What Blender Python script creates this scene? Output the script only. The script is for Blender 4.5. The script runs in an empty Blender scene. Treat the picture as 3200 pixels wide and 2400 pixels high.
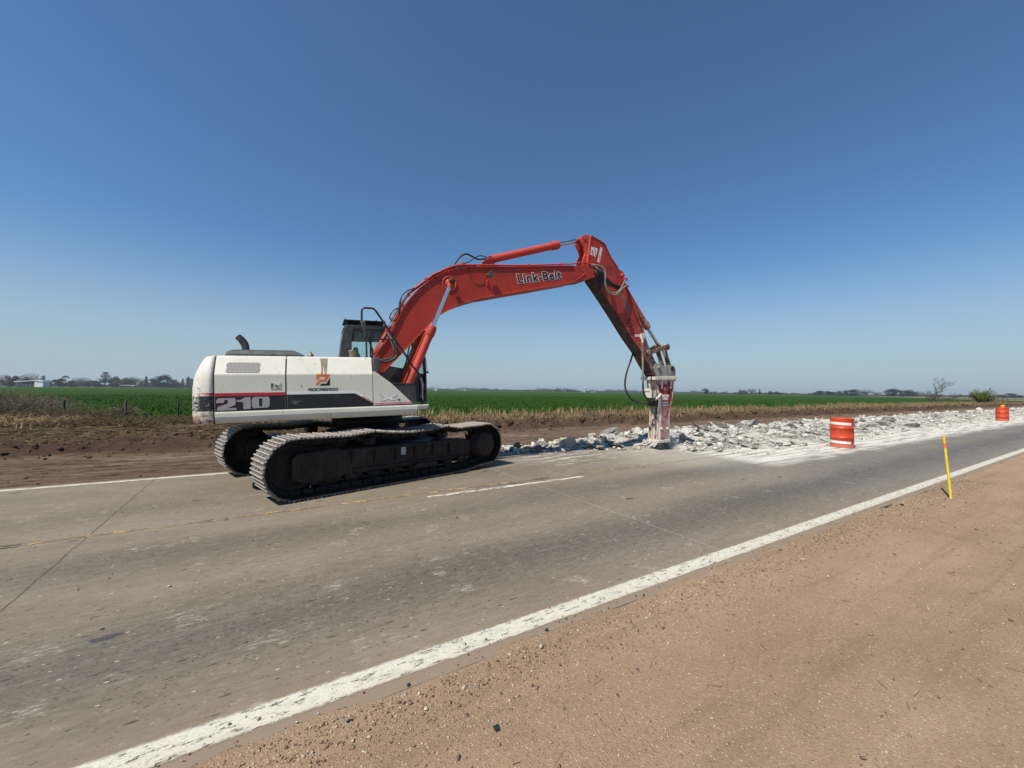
import bpy, bmesh, math, random
import numpy as np
from mathutils import Vector, Matrix
R = math.radians
PI = math.pi
rng = np.random.default_rng(7)
rnd = random.Random(11)
S = bpy.context.scene
COL = S.collection

# ------------------------------------------------------------------ camera, sky, sun, exposure
# world axes: +x runs along the road (to the right, into the picture), +y is to the left of the road, z up
HEAD = R(58.95)                       # the view direction, measured from the road's direction
cam_d = bpy.data.cameras.new("camera"); cam_d.sensor_width = 36.0; cam_d.lens = 36.0*1240/3200
cam_d.clip_start = 0.05; cam_d.clip_end = 20000
cam = bpy.data.objects.new("camera", cam_d); COL.objects.link(cam)
def _cam_axes(pitch=.0170, roll=.0120):
    X = Vector((math.sin(HEAD), -math.cos(HEAD), 0)); Y = Vector((math.cos(HEAD), math.sin(HEAD), 0)); Z = Vector((0, 0, 1))
    f = Y*math.cos(pitch)+Z*math.sin(pitch); up = Z*math.cos(pitch)-Y*math.sin(pitch)
    r = X*math.cos(roll)+up*math.sin(roll); u = up*math.cos(roll)-X*math.sin(roll)
    return r, u, f
_r, _u, _f = _cam_axes()
cam.matrix_world = Matrix(((_r.x, _u.x, -_f.x, 0), (_r.y, _u.y, -_f.y, 0), (_r.z, _u.z, -_f.z, 1.6), (0, 0, 0, 1)))
S.camera = cam

SUN_TRAVEL, SUN_ELEV = R(14.0), R(55.0)   # direction the light travels (in plan), elevation
W = bpy.data.worlds.new("World"); S.world = W; W.use_nodes = True
wn = W.node_tree; wn.nodes.clear()
sky = wn.nodes.new('ShaderNodeTexSky'); sky.sky_type = 'NISHITA'; sky.sun_disc = False
sky.sun_elevation = SUN_ELEV
sx, sy = -math.cos(SUN_TRAVEL), -math.sin(SUN_TRAVEL)          # towards the sun
sky.sun_rotation = math.atan2(sx, sy)
sky.air_density = 1.0; sky.dust_density = 0.3; sky.ozone_density = 1.5; sky.altitude = 100
bg = wn.nodes.new('ShaderNodeBackground'); bg.inputs[1].default_value = 0.085
wo = wn.nodes.new('ShaderNodeOutputWorld')
wb = wn.nodes.new('ShaderNodeVectorMath'); wb.operation = 'MULTIPLY'; wb.inputs[1].default_value = (.70, .98, 1.18)   # white balance of the sky
wn.links.new(sky.outputs[0], wb.inputs[0])
# grey-blue haze of the lowest air layer, thickest at the horizon
tcw = wn.nodes.new('ShaderNodeTexCoord'); sxw = wn.nodes.new('ShaderNodeSeparateXYZ'); mrw = wn.nodes.new('ShaderNodeMapRange'); mrw.interpolation_type = 'SMOOTHERSTEP'
mrw.inputs[1].default_value = .34; mrw.inputs[2].default_value = -.05; mrw.inputs[3].default_value = 0; mrw.inputs[4].default_value = .95
mxw = wn.nodes.new('ShaderNodeMix'); mxw.data_type = 'RGBA'; mxw.inputs[7].default_value = (4.1, 5.15, 5.85, 1)
wn.links.new(tcw.outputs['Generated'], sxw.inputs[0]); wn.links.new(sxw.outputs[2], mrw.inputs[0]); wn.links.new(mrw.outputs[0], mxw.inputs[0])
wn.links.new(wb.outputs[0], mxw.inputs[6]); wn.links.new(mxw.outputs[2], bg.inputs[0]); wn.links.new(bg.outputs[0], wo.inputs[0])
sl = bpy.data.lights.new("sun", 'SUN'); sl.energy = 5.0; sl.angle = R(0.53); sl.color = (1, .945, .85)
sun = bpy.data.objects.new("sun", sl); COL.objects.link(sun)
ce = math.cos(SUN_ELEV)
sun.rotation_euler = Vector((sx*ce, sy*ce, math.sin(SUN_ELEV))).to_track_quat('Z', 'Y').to_euler()
S.view_settings.view_transform = 'Standard'; S.view_settings.look = 'None'
S.view_settings.exposure = 0.2; S.view_settings.gamma = 1.0
S.cycles.max_bounces = 6; S.cycles.transparent_max_bounces = 12

# ------------------------------------------------------------------ helpers
def at(px, depth, z=0.0):
    """world point `depth` metres ahead of the camera in the column px of the photograph (3200 wide)"""
    X = (px-1600)/1240*depth; a = HEAD
    return Vector((X*math.sin(a)+depth*math.cos(a), -X*math.cos(a)+depth*math.sin(a), z))
def tag(o, label=None, cat=None, group=None, kind=None):
    if label: o['label'] = label
    if cat: o['category'] = cat
    if group: o['group'] = group
    if kind: o['kind'] = kind
    return o
def empty(name, loc=(0, 0, 0), rz=0):
    o = bpy.data.objects.new(name, None); COL.objects.link(o); o.location = loc; o.rotation_euler.z = rz
    o.empty_display_size = .3
    return o
def link(name, me, parent=None):
    o = bpy.data.objects.new(name, me); COL.objects.link(o)
    if parent: o.parent = parent
    return o
def np_mesh(name, V, F, mats, smooth=False, mi=None):
    """V (n,3); F (m,k) array of equal-size faces"""
    V = np.asarray(V, np.float32); F = np.asarray(F, np.int32)
    me = bpy.data.meshes.new(name)
    k = F.shape[1]
    me.vertices.add(len(V)); me.vertices.foreach_set('co', V.ravel())
    me.loops.add(F.size); me.loops.foreach_set('vertex_index', F.ravel())
    me.polygons.add(len(F)); me.polygons.foreach_set('loop_start', np.arange(0, F.size, k, dtype=np.int32))
    me.polygons.foreach_set('loop_total', np.full(len(F), k, np.int32))
    if smooth: me.polygons.foreach_set('use_smooth', np.ones(len(F), bool))
    for m in (mats if isinstance(mats, (list, tuple)) else [mats]): me.materials.append(m)
    if mi is not None: me.polygons.foreach_set('material_index', np.asarray(mi, np.int32))
    me.update(calc_edges=True)
    return me

class MB:
    """collects shapes into one mesh"""
    def __init__(s): s.v = []; s.f = []; s.sm = []; s.mi = []; s.m = 0
    def add(s, V, F, smooth=False):
        o = len(s.v); s.v += [tuple(p) for p in V]
        for f in F: s.f.append(tuple(i+o for i in f)); s.sm.append(smooth); s.mi.append(s.m)
        return s
    def box(s, c, d, M=None):
        V = [Vector((x*d[0]/2, y*d[1]/2, z*d[2]/2)) for x in (-1, 1) for y in (-1, 1) for z in (-1, 1)]
        if M is not None: V = [M @ p for p in V]
        V = [p+Vector(c) for p in V]
        return s.add(V, [(0, 1, 3, 2), (4, 6, 7, 5), (0, 4, 5, 1), (2, 3, 7, 6), (0, 2, 6, 4), (1, 5, 7, 3)])
    def span(s, a, b):
        return s.box([(a[i]+b[i])/2 for i in range(3)], [abs(b[i]-a[i]) for i in range(3)])
    def prism(s, poly, w0, w1):
        """poly of (u,z) extruded over y from w0 to w1"""
        n = len(poly)
        V = [(p[0], w0, p[1]) for p in poly]+[(p[0], w1, p[1]) for p in poly]
        F = [tuple(range(n)), tuple(range(2*n-1, n-1, -1))]+[(i, i+n, (i+1) % n+n, (i+1) % n) for i in range(n)]
        return s.add(V, F)
    def loft(s, rings, caps=True, smooth=False, closed=True):
        n = len(rings[0]); V = [p for r in rings for p in r]; F = []
        for k in range(len(rings)-1):
            for i in range(n if closed else n-1):
                j = (i+1) % n; F.append((k*n+i, k*n+j, (k+1)*n+j, (k+1)*n+i))
        s.add(V, F, smooth)
        if caps:
            s.add(rings[0], [tuple(range(n-1, -1, -1))]); s.add(rings[-1], [tuple(range(n))])
        return s
    def tube(s, pts, r, n=10, caps=True):
        pts = [Vector(p) for p in pts]; rs = r if isinstance(r, (list, tuple)) else [r]*len(pts)
        up = None; rings = []
        for i, p in enumerate(pts):
            t = (pts[min(i+1, len(pts)-1)]-pts[max(i-1, 0)])
            t = t.normalized() if t.length > 1e-9 else Vector((0, 0, 1))
            if up is None:
                up = Vector((0, 0, 1)) if abs(t.z) < .9 else Vector((1, 0, 0))
            a = t.cross(up)
            if a.length < 1e-6: a = t.cross(Vector((0, 1, 0)))
            a.normalize(); b = a.cross(t).normalized(); up = b
            rings.append([p+a*math.cos(2*PI*k/n)*rs[i]+b*math.sin(2*PI*k/n)*rs[i] for k in range(n)])
        return s.loft(rings, caps, True)
    def cyl(s, a, b, r, n=24): return s.tube([a, b], r, n)
    def lathe(s, prof, c=(0, 0, 0), n=40, axis='z', caps=True):
        rings = []
        for (rad, h) in prof:
            ring = []
            for k in range(n):
                x, y = math.cos(2*PI*k/n)*rad, math.sin(2*PI*k/n)*rad
                ring.append(Vector(c)+(Vector((x, y, h)) if axis == 'z' else Vector((x, h, y))))
            rings.append(ring)
        return s.loft(rings, caps, True)
    def build(s, name, mats, parent=None, bevel=0, seg=2):
        me = bpy.data.meshes.new(name); me.from_pydata(s.v, [], s.f)
        for m in (mats if isinstance(mats, (list, tuple)) else [mats]): me.materials.append(m)
        me.polygons.foreach_set('use_smooth', s.sm); me.polygons.foreach_set('material_index', s.mi)
        bm = bmesh.new(); bm.from_mesh(me); bmesh.ops.recalc_face_normals(bm, faces=bm.faces); bm.to_mesh(me); bm.free()
        me.update()
        o = link(name, me, parent)
        if bevel:
            b = o.modifiers.new('bevel', 'BEVEL'); b.width = bevel; b.segments = seg; b.limit_method = 'ANGLE'; b.angle_limit = R(38)
        return o
def smooth_path(pts, sub=6):
    P = [Vector(p) for p in pts]; out = []
    for i in range(len(P)-1):
        p0 = P[max(i-1, 0)]; p1 = P[i]; p2 = P[i+1]; p3 = P[min(i+2, len(P)-1)]
        for k in range(sub):
            t = k/sub
            out.append(.5*((2*p1)+(-p0+p2)*t+(2*p0-5*p1+4*p2-p3)*t*t+(-p0+3*p1-3*p2+p3)*t**3))
    out.append(P[-1]); return out
def scatter(pv, pf, pos, scale, ang, tilt=None, mats=None, name='m', mi=None, smooth=False):
    """one mesh of many transformed copies of a small shape"""
    pv = np.asarray(pv, float); pf = np.asarray(pf, int); n = len(pos); pos = np.asarray(pos, float)
    sc = np.asarray(scale, float); sc = sc[:, None]*np.ones((1, 3)) if sc.ndim == 1 else sc
    P = pv[None]*sc[:, None, :]
    if tilt is not None:
        c, s_ = np.cos(tilt), np.sin(tilt)
        y = P[..., 1]*c[:, None]-P[..., 2]*s_[:, None]; z = P[..., 1]*s_[:, None]+P[..., 2]*c[:, None]
        P = np.stack([P[..., 0], y, z], -1)
    c, s_ = np.cos(ang), np.sin(ang)
    x = P[..., 0]*c[:, None]-P[..., 1]*s_[:, None]; y = P[..., 0]*s_[:, None]+P[..., 1]*c[:, None]
    P = np.stack([x, y, P[..., 2]], -1)+pos[:, None, :]
    F = pf[None]+(np.arange(n)*len(pv))[:, None, None]
    m = None if mi is None else np.repeat(mi, len(pf))
    return np_mesh(name, P.reshape(-1, 3), F.reshape(-1, pf.shape[1]), mats, smooth, m)

# numpy value noise for terrain
_T = rng.random((256, 256))
def vnoise(x, y):
    xi = np.floor(x).astype(int); yi = np.floor(y).astype(int); fx = x-xi; fy = y-yi
    fx = fx*fx*(3-2*fx); fy = fy*fy*(3-2*fy)
    a = _T[xi & 255, yi & 255]; b = _T[(xi+1) & 255, yi & 255]; c = _T[xi & 255, (yi+1) & 255]; d = _T[(xi+1) & 255, (yi+1) & 255]
    return (a*(1-fx)+b*fx)*(1-fy)+(c*(1-fx)+d*fx)*fy
def fbm(x, y, o=4):
    v = 0; a = .5
    for k in range(o): v = v+a*(vnoise(x*2**k+17*k, y*2**k+31*k)-.5); a *= .5
    return v*2
def sstep(a, b, x): t = np.clip((x-a)/(b-a), 0, 1); return t*t*(3-2*t)
def grid(name, sv, tv, zf, mat, kind='structure', smooth=True):
    s, t = np.meshgrid(sv, tv, indexing='ij'); z = zf(s, t); n, m = s.shape
    V = np.stack([s, t, z], -1).reshape(-1, 3)
    i, j = np.meshgrid(np.arange(n-1), np.arange(m-1), indexing='ij'); a = (i*m+j).ravel()
    F = np.stack([a, a+m, a+m+1, a+1], -1)
    o = link(name, np_mesh(name, V, F, mat, smooth)); return tag(o, kind=kind)

# ------------------------------------------------------------------ material helpers
class NT:
    def __init__(s, name):
        s.m = bpy.data.materials.new(name); s.m.use_nodes = True; s.t = s.m.node_tree; s.t.nodes.clear()
        s.out = s.n('ShaderNodeOutputMaterial'); s.b = s.n('ShaderNodeBsdfPrincipled')
        s.t.links.new(s.b.outputs[0], s.out.inputs[0])
        s.tc = s.n('ShaderNodeTexCoord'); s.obj = s.tc.outputs['Object']
    def n(s, k): return s.t.nodes.new(k)
    def put(s, sock, v):
        if isinstance(v, bpy.types.NodeSocket): s.t.links.new(v, sock)
        elif isinstance(v, (tuple, list)) and sock.type == 'RGBA': sock.default_value = (*v[:3], 1)
        else: sock.default_value = v
    def mth(s, op, a, b=0.0, c=None, clamp=False):
        x = s.n('ShaderNodeMath'); x.operation = op; x.use_clamp = clamp; s.put(x.inputs[0], a); s.put(x.inputs[1], b)
        if c is not None: s.put(x.inputs[2], c)
        return x.outputs[0]
    def map(s, scale=(1, 1, 1), loc=(0, 0, 0), rot=(0, 0, 0), v=None):
        x = s.n('ShaderNodeMapping'); s.put(x.inputs[0], v or s.obj); x.inputs['Scale'].default_value = scale
        x.inputs['Location'].default_value = loc; x.inputs['Rotation'].default_value = rot; return x.outputs[0]
    def noise(s, scale=5, detail=4, rough=.55, v=None, dist=0):
        x = s.n('ShaderNodeTexNoise'); s.put(x.inputs['Vector'], v or s.obj); x.inputs['Scale'].default_value = scale
        x.inputs['Detail'].default_value = detail; x.inputs['Roughness'].default_value = rough; x.inputs['Distortion'].default_value = dist
        return x.outputs[0]
    def vor(s, scale=5, v=None, rand=1.0, out='Distance', feat='F1'):
        x = s.n('ShaderNodeTexVoronoi'); x.feature = feat; s.put(x.inputs['Vector'], v or s.obj); x.inputs['Scale'].default_value = scale
        x.inputs['Randomness'].default_value = rand; return x.outputs[out]
    def ramp(s, f, stops, interp='LINEAR'):
        x = s.n('ShaderNodeValToRGB'); s.put(x.inputs[0], f); e = x.color_ramp.elements; x.color_ramp.interpolation = interp
        while len(e) < len(stops): e.new(.5)
        for q, (p, c) in zip(e, stops):
            q.position = p; q.color = (*((c, c, c) if not isinstance(c, (tuple, list)) else c), 1)
        return x.outputs[0]
    def step(s, f, a, b): 
        x = s.n('ShaderNodeMapRange'); x.clamp = True; x.interpolation_type = 'SMOOTHSTEP'
        s.put(x.inputs[0], f); s.put(x.inputs[1], a); s.put(x.inputs[2], b); return x.outputs[0]
    def mix(s, f, a, b, kind='MIX'):
        x = s.n('ShaderNodeMix'); x.data_type = 'RGBA'; x.blend_type = kind
        s.put(x.inputs['Factor'], f); s.put(x.inputs[6], a); s.put(x.inputs[7], b); return x.outputs[2]
    def xyz(s, v=None):
        x = s.n('ShaderNodeSeparateXYZ'); s.put(x.inputs[0], v or s.obj); return x.outputs
    def bump(s, h, strength=.3, dist=.02):
        x = s.n('ShaderNodeBump'); s.put(x.inputs['Height'], h); x.inputs['Strength'].default_value = strength
        x.inputs['Distance'].default_value = dist; s.t.links.new(x.outputs[0], s.b.inputs['Normal'])
    def fin(s, col=None, rough=None, metal=None, spec=None):
        if col is not None: s.put(s.b.inputs['Base Color'], col)
        if rough is not None: s.put(s.b.inputs['Roughness'], rough)
        if metal is not None: s.put(s.b.inputs['Metallic'], metal)
        if spec is not None: s.b.inputs['Specular IOR Level'].default_value = spec
        return s.m
def plain(name, col, rough=.6, metal=0., var=.15, scale=8, dust=None, damt=.0, spec=.4):
    """paint / metal / plastic with uneven tone and optional dust"""
    n = NT(name); f = n.noise(scale, 5)
    c = n.mix(n.ramp(f, [(.3, 0), (.7, 1)]), tuple(x*(1-var) for x in col), tuple(min(1, x*(1+var)) for x in col))
    if dust:
        d = n.noise(scale*.7, 6, .7, v=n.map(loc=(3, 5, 1)))
        c = n.mix(n.mth('MULTIPLY', n.step(d, .42, .75), damt), c, dust)
    n.bump(n.noise(scale*6, 3), .08, .004)
    return n.fin(c, rough, metal, spec)

M = {}
DUST = (.42, .38, .32)
# --- machine
def red_paint(name, base, dirt=.35, dusty_from=None):
    n = NT(name); x, y, z = n.xyz()
    big = n.noise(2.2, 5, .6); fine = n.noise(26, 4, .6)
    c = n.mix(n.step(big, .3, .7), tuple(v*.88 for v in base), tuple(min(1, v*1.12) for v in base))
    c = n.mix(n.mth('MULTIPLY', n.step(fine, .5, .75), .18), c, (.55, .30, .24))
    stain = n.mth('MULTIPLY', n.step(n.noise(3.5, 6, .7, v=n.map((1, 1, .6), (4, 2, 7))), .52, .72), dirt)
    c = n.mix(stain, c, (.06, .03, .022))
    if dusty_from:
        f = n.mth('MULTIPLY', n.step(x, dusty_from[0], dusty_from[1]), n.step(n.noise(7, 6, .75), .40, .62))
        c = n.mix(f, c, (.42, .36, .31))
        g = n.mth('MULTIPLY', n.step(x, dusty_from[0]-.2, dusty_from[1]), n.step(n.noise(5, 6, .75, v=n.map(loc=(9, 1, 2))), .5, .6))
        c = n.mix(g, c, (.07, .05, .04))
    n.bump(fine, .05, .003)
    return n.fin(c, n.mth('ADD', .42, n.mth('MULTIPLY', big, .25)), 0, .35)
M['red'] = red_paint('boom_red_paint', (.355, .028, .016))
M['red_arm'] = red_paint('arm_red_paint', (.35, .030, .021), .55, (6.7, 7.4))
M['coral'] = red_paint('cylinder_red_paint', (.48, .058, .036), .2)
def hammer_red():
    n = NT('hammer_red_paint'); x, y, z = n.xyz(); f = n.noise(6, 7, .75)
    c = n.mix(n.step(f, .3, .7), (.20, .009, .014), (.29, .014, .020))
    dz = n.mth('ADD', n.mth('MULTIPLY', n.step(z, 1.5, .1), .30), f)          # more dust the nearer the ground
    c = n.mix(n.mth('MULTIPLY', n.step(dz, .50, .86), .75), c, (.50, .36, .34))
    return n.fin(c, .55, 0, .3)
M['hammer_red'] = hammer_red()
def grease():
    n = NT('greasy_black_metal'); c = n.mix(n.step(n.noise(12, 6, .7), .5, .65), (.015, .012, .011), (.11, .06, .045))
    return n.fin(c, .45, .2)
M['grease'] = grease()
def white_panel():
    n = NT('white_side_panel'); x, y, z = n.xyz()
    c = n.mix(n.step(n.noise(1.6, 5, .6), .3, .75), (.68, .655, .565), (.61, .585, .50))
    c = n.mix(n.mth('MULTIPLY', n.step(n.noise(45, 5, .7), .54, .68), .32), c, (.3, .27, .22))
    chip = n.step(n.noise(9, 4, .6, v=n.map((1, 1, .7), (2.2, 0, 5))), .665, .685)
    c = n.mix(n.mth('MULTIPLY', chip, .75), c, (.23, .18, .16))
    stk = n.mth('MULTIPLY', n.step(n.noise(11, 5, .7, v=n.map((1, 1, .10), (1, 1, 1))), .56, .72), n.step(z, 1.30, 2.1)); c = n.mix(n.mth('MULTIPLY', stk, .42), c, (.34, .29, .22))
    low = n.mth('MULTIPLY', n.step(z, 1.26, 1.12), n.step(n.noise(6, 5, .7), .35, .7))
    c = n.mix(n.mth('MULTIPLY', low, .55), c, (.33, .26, .19))
    n.bump(n.noise(140, 2), .05, .002)
    return n.fin(c, .42, 0, .4)
M['white'] = white_panel()
def counterweight_paint():
    n = NT('counterweight_paint'); x, y, z = n.xyz()
    c = n.mix(n.step(n.noise(2, 5, .6), .3, .75), (.66, .63, .55), (.58, .55, .47))
    nx = n.mth('ADD', x, n.mth('MULTIPLY', n.mth('SUBTRACT', n.noise(13, 4), .5), .16))
    # worn black band with its red stripe that fades towards the back
    band = n.mth('MULTIPLY', n.mth('MULTIPLY', n.step(z, 1.335, 1.337), n.step(z, 1.556, 1.554)), n.step(nx, -2.60, -2.53))
    scr = n.step(n.noise(16, 6, .8, v=n.map((1, 1, 2.6), (0, 0, 3))), .56, .47)
    scr2 = n.mth('MAXIMUM', scr, n.mth('MULTIPLY', n.step(nx, -2.46, -2.38), n.step(n.noise(30, 6, .85, v=n.map((1, 1, 1.6), (5, 0, 3), (0, .5, 0))), .62, .56)))
    c = n.mix(n.mth('MULTIPLY', band, scr2), c, (.014, .016, .02))
    red = n.mth('MULTIPLY', n.mth('MULTIPLY', n.step(z, 1.557, 1.559), n.step(z, 1.600, 1.598)), n.step(nx, -2.44, -2.36))
    c = n.mix(n.mth('MULTIPLY', red, n.step(n.noise(22, 4), .62, .5)), c, (.42, .02, .03))
    # knocks, dark scratches and bare rust low at the corner
    k = n.mth('MULTIPLY', n.step(n.noise(12, 6, .75, v=n.map((1, 1, 2.0), (7, 1, 0))), .555, .60), n.mth('MULTIPLY', n.step(z, 2.05, 1.6), n.step(x, -2.30, -2.42)))
    c = n.mix(n.mth('MULTIPLY', k, .8), c, (.12, .10, .09))
    rust = n.mth('MULTIPLY', n.step(n.noise(9, 6, .8, v=n.map((1, 1, 1.7), (1, 6, 2))), .46, .58), n.step(z, 1.36, 1.24))
    c = n.mix(rust, c, (.42, .20, .09))
    k2 = n.mth('MULTIPLY', n.step(n.noise(18, 5, .8, v=n.map((.6, 1, 1), (3, 3, 2), (0, .7, 0))), .53, .57), n.step(z, 1.4, 1.2))
    c = n.mix(n.mth('MULTIPLY', k2, .9), c, (.05, .03, .025))
    n.bump(n.noise(20, 5), .15, .006)
    return n.fin(c, .45, 0, .4)
M['cw'] = counterweight_paint()
def black_band():
    n = NT('black_band_sticker'); v = n.map((.9, 1, 5), (1, 0, 0), (0, .12, 0))
    w = n.step(n.noise(3.2, 5, .6, v=v, dist=.8), .655, .664)
    c = n.mix(n.mth('MULTIPLY', w, .5), (.013, .014, .017), (.20, .19, .18))
    c = n.mix(n.mth('MULTIPLY', n.step(n.noise(7, 5), .55, .7), .35), c, (.05, .05, .055))
    return n.fin(c, .4, 0, .4)
M['band'] = black_band()
M['sticker_red'] = plain('red_stripe', (.46, .02, .035), .45, var=.08)
M['sticker_white'] = plain('white_stripe', (.75, .74, .73), .45, var=.05)
M['pink'] = plain('faded_pink_stripe', (.62, .25, .27), .5, var=.3, scale=14)
M['silver'] = plain('silver_sticker', (.33, .34, .36), .4, .2, .1)
M['orange'] = plain('orange_sticker', (.75, .17, .015), .5, var=.12)
M['ink'] = plain('black_sticker', (.012, .012, .013), .5, var=.1)
M['gap'] = plain('black_gap', (.006, .006, .007), .7)
M['stain'] = plain('brown_oil_stain', (.24, .19, .13), .6, var=.3, scale=20)
M['hood'] = plain('dark_grey_hood_plastic', (.058, .06, .064), .5, var=.2, dust=(.20, .19, .18), damt=.5)
M['cab'] = plain('dark_grey_cab_paint', (.033, .035, .037), .42, var=.2, dust=(.14, .13, .12), damt=.35)
M['black'] = plain('black_plastic', (.014, .014, .015), .5, var=.2, dust=(.10, .09, .08), damt=.3)
M['rubber'] = plain('hose_rubber', (.018, .018, .018), .55, var=.2, dust=(.16, .14, .12), damt=.35)
M['hose_dusty'] = plain('dusty_hose', (.15, .135, .115), .8, var=.3, dust=(.36, .33, .29), damt=.7)
M['rail'] = plain('black_handrail', (.012, .012, .013), .4, dust=(.10, .09, .08), damt=.3)
M['chrome'] = plain('chrome_rod', (.62, .66, .68), .16, 1., .06)
M['steel'] = plain('pin_steel', (.20, .16, .14), .5, .6, .3, dust=DUST, damt=.4)
M['exhaust'] = plain('exhaust_steel', (.10, .095, .09), .45, .7, .35, dust=(.2, .17, .13), damt=.4)
M['lamp'] = plain('lamp_housing', (.05, .052, .055), .5, var=.2, dust=(.3, .28, .25), damt=.5)
M['rag'] = plain('grey_rag', (.10, .10, .095), .9)
M['dark_interior'] = plain('dark_interior', (.012, .012, .013), .7)
M['seat'] = plain('seat_cloth', (.03, .03, .034), .8)
def glass(name, col, a):
    n = NT(name); n.b.inputs['Base Color'].default_value = (*col, 1); n.b.inputs['Roughness'].default_value = .08
    tr = n.n('ShaderNodeBsdfTransparent'); tr.inputs[0].default_value = (*[min(1, c*1.0) for c in (.86, .98, .95)], 1)
    gl = n.n('ShaderNodeBsdfGlossy'); gl.inputs['Roughness'].default_value = .05; gl.inputs[0].default_value = (.9, .95, .95, 1)
    fr = n.n('ShaderNodeFresnel'); fr.inputs[0].default_value = 1.45
    df = n.n('ShaderNodeBsdfDiffuse'); df.inputs[0].default_value = (*col, 1)
    m0 = n.n('ShaderNodeMixShader'); m0.inputs[0].default_value = a
    n.t.links.new(tr.outputs[0], m0.inputs[1]); n.t.links.new(df.outputs[0], m0.inputs[2])
    m1 = n.n('ShaderNodeMixShader'); n.t.links.new(fr.outputs[0], m1.inputs[0])
    n.t.links.new(m0.outputs[0], m1.inputs[1]); n.t.links.new(gl.outputs[0], m1.inputs[2])
    n.t.links.new(m1.outputs[0], n.out.inputs[0]); return n.m
M['glass'] = glass('tinted_cab_glass', (.28, .42, .40), .10)
def grille():
    n = NT('perforated_grille'); v = n.map((1, 0.001, 1.15))
    d = n.vor(62, v=v, rand=0.0)
    c = n.mix(n.step(d, .30, .40), (.015, .015, .015), (.34, .33, .30))
    return n.fin(c, .6, 0)
M['grille'] = grille()
def shoe_steel():
    n = NT('worn_track_shoe_steel'); g = n.n('ShaderNodeNewGeometry'); x, y, z = n.xyz()
    oi = n.n('ShaderNodeObjectInfo'); v = n.n('ShaderNodeVectorMath'); v.operation = 'ADD'
    n.t.links.new(n.obj, v.inputs[0]); n.t.links.new(oi.outputs['Location'], v.inputs[1])
    f = n.noise(9, 6, .7, v=v.outputs[0])
    c = n.mix(n.step(f, .35, .65), (.080, .066, .052), (.22, .190, .16))
    rough_w = n.step(z, .022, .029)                     # grouser tips are polished bright
    c = n.mix(rough_w, c, (.36, .335, .30))
    c = n.mix(n.step(z, .004, -.004), c, (.020, .014, .012))
    c = n.mix(n.mth('MULTIPLY', n.step(n.noise(30, 4, .7, v=v.outputs[0]), .6, .7), .5), c, (.05, .04, .035))
    n.bump(n.noise(40, 4, v=v.outputs[0]), .3, .006)
    return n.fin(c, .58, .15, .5)
M['shoe'] = shoe_steel()
def under_steel():
    n = NT('oily_undercarriage_steel'); f = n.noise(7, 6, .7); g = n.noise(3, 6, .75, v=n.map((2.5, 1, .35), (3, 0, 0)))
    c = n.mix(n.step(f, .4, .7), (.012, .009, .008), (.030, .021, .017))
    c = n.mix(n.mth('MULTIPLY', n.step(g, .52, .68), .6), c, (.075, .055, .043))
    n.bump(f, .4, .01)
    return n.fin(c, .6, .1, .3)
M['under'] = under_steel()
M['rusty'] = plain('rusty_final_drive', (.024, .012, .009), .7, .1, .4, 12)
def dusted(name, dark, light, lo, hi, sc=7):
    n = NT(name); f = n.noise(sc, 7, .75, v=n.map((1.3, 1.3, .6)))
    c = n.mix(n.step(f, lo, hi), dark, light); n.bump(f, .4, .008); return n.fin(c, .8)
M['hammer_dust'] = dusted('concrete_dusted_red_steel', (.24, .06, .05), (.60, .54, .46), .40, .50)
M['bracket'] = dusted('dusty_bracket_steel', (.13, .15, .15), (.33, .31, .27), .35, .6, 6)
M['linkm'] = dusted('worn_link_steel', (.09, .045, .03), (.36, .32, .27), .45, .6, 8)
M['plate_dust'] = dusted('dusty_hammer_plate', (.2, .16, .12), (.60, .56, .48), .33, .5, 10)

# --- ground materials (world coordinates: objects at the origin)
def mat_ground():
    n = NT('far_farmland'); f = n.noise(.02, 5, .6); g = n.noise(.6, 6, .7, v=n.map((.3, 1, 1)))
    c = n.ramp(f, [(.35, (.115, .098, .055)), (.5, (.15, .125, .075)), (.65, (.07, .085, .035))])
    c = n.mix(n.mth('MULTIPLY', n.step(g, .4, .7), .4), c, (.19, .16, .10))
    return n.fin(c, .95, 0, .1)
def mat_field():
    n = NT('green_crop'); a = n.noise(1.8, 6, .75); b = n.noise(.05, 4, .6, v=n.map((.35, 1, 1))); w = n.noise(9, 4, .7)
    c = n.ramp(a, [(.30, (.012, .034, .002)), (.5, (.028, .074, .004)), (.70, (.050, .112, .009))])
    c = n.mix(n.mth('MULTIPLY', n.step(b, .45, .65), .30), c, (.036, .062, .008))
    c = n.mix(n.mth('MULTIPLY', n.step(w, .60, .72), .5), c, (.10, .14, .045))
    n.bump(n.mth('ADD', a, w), 1.0, .25)
    return n.fin(c, .9, 0, .1)
M['leafblade'] = plain('crop_blade', (.030, .085, .006), .8, var=.35, scale=3, spec=.1)
M['weed'] = plain('weed_green', (.10, .13, .05), .9, var=.35, scale=4, spec=.1)
M['straw'] = plain('dry_straw', (.34, .25, .13), .9, var=.3, scale=5, spec=.1)
M['straw_dark'] = plain('old_grey_straw', (.125, .088, .050), .95, var=.35, scale=5, spec=.1)
M['clod'] = plain('dark_soil_clod', (.075, .046, .031), .95, var=.35, scale=5, spec=.1)
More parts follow.
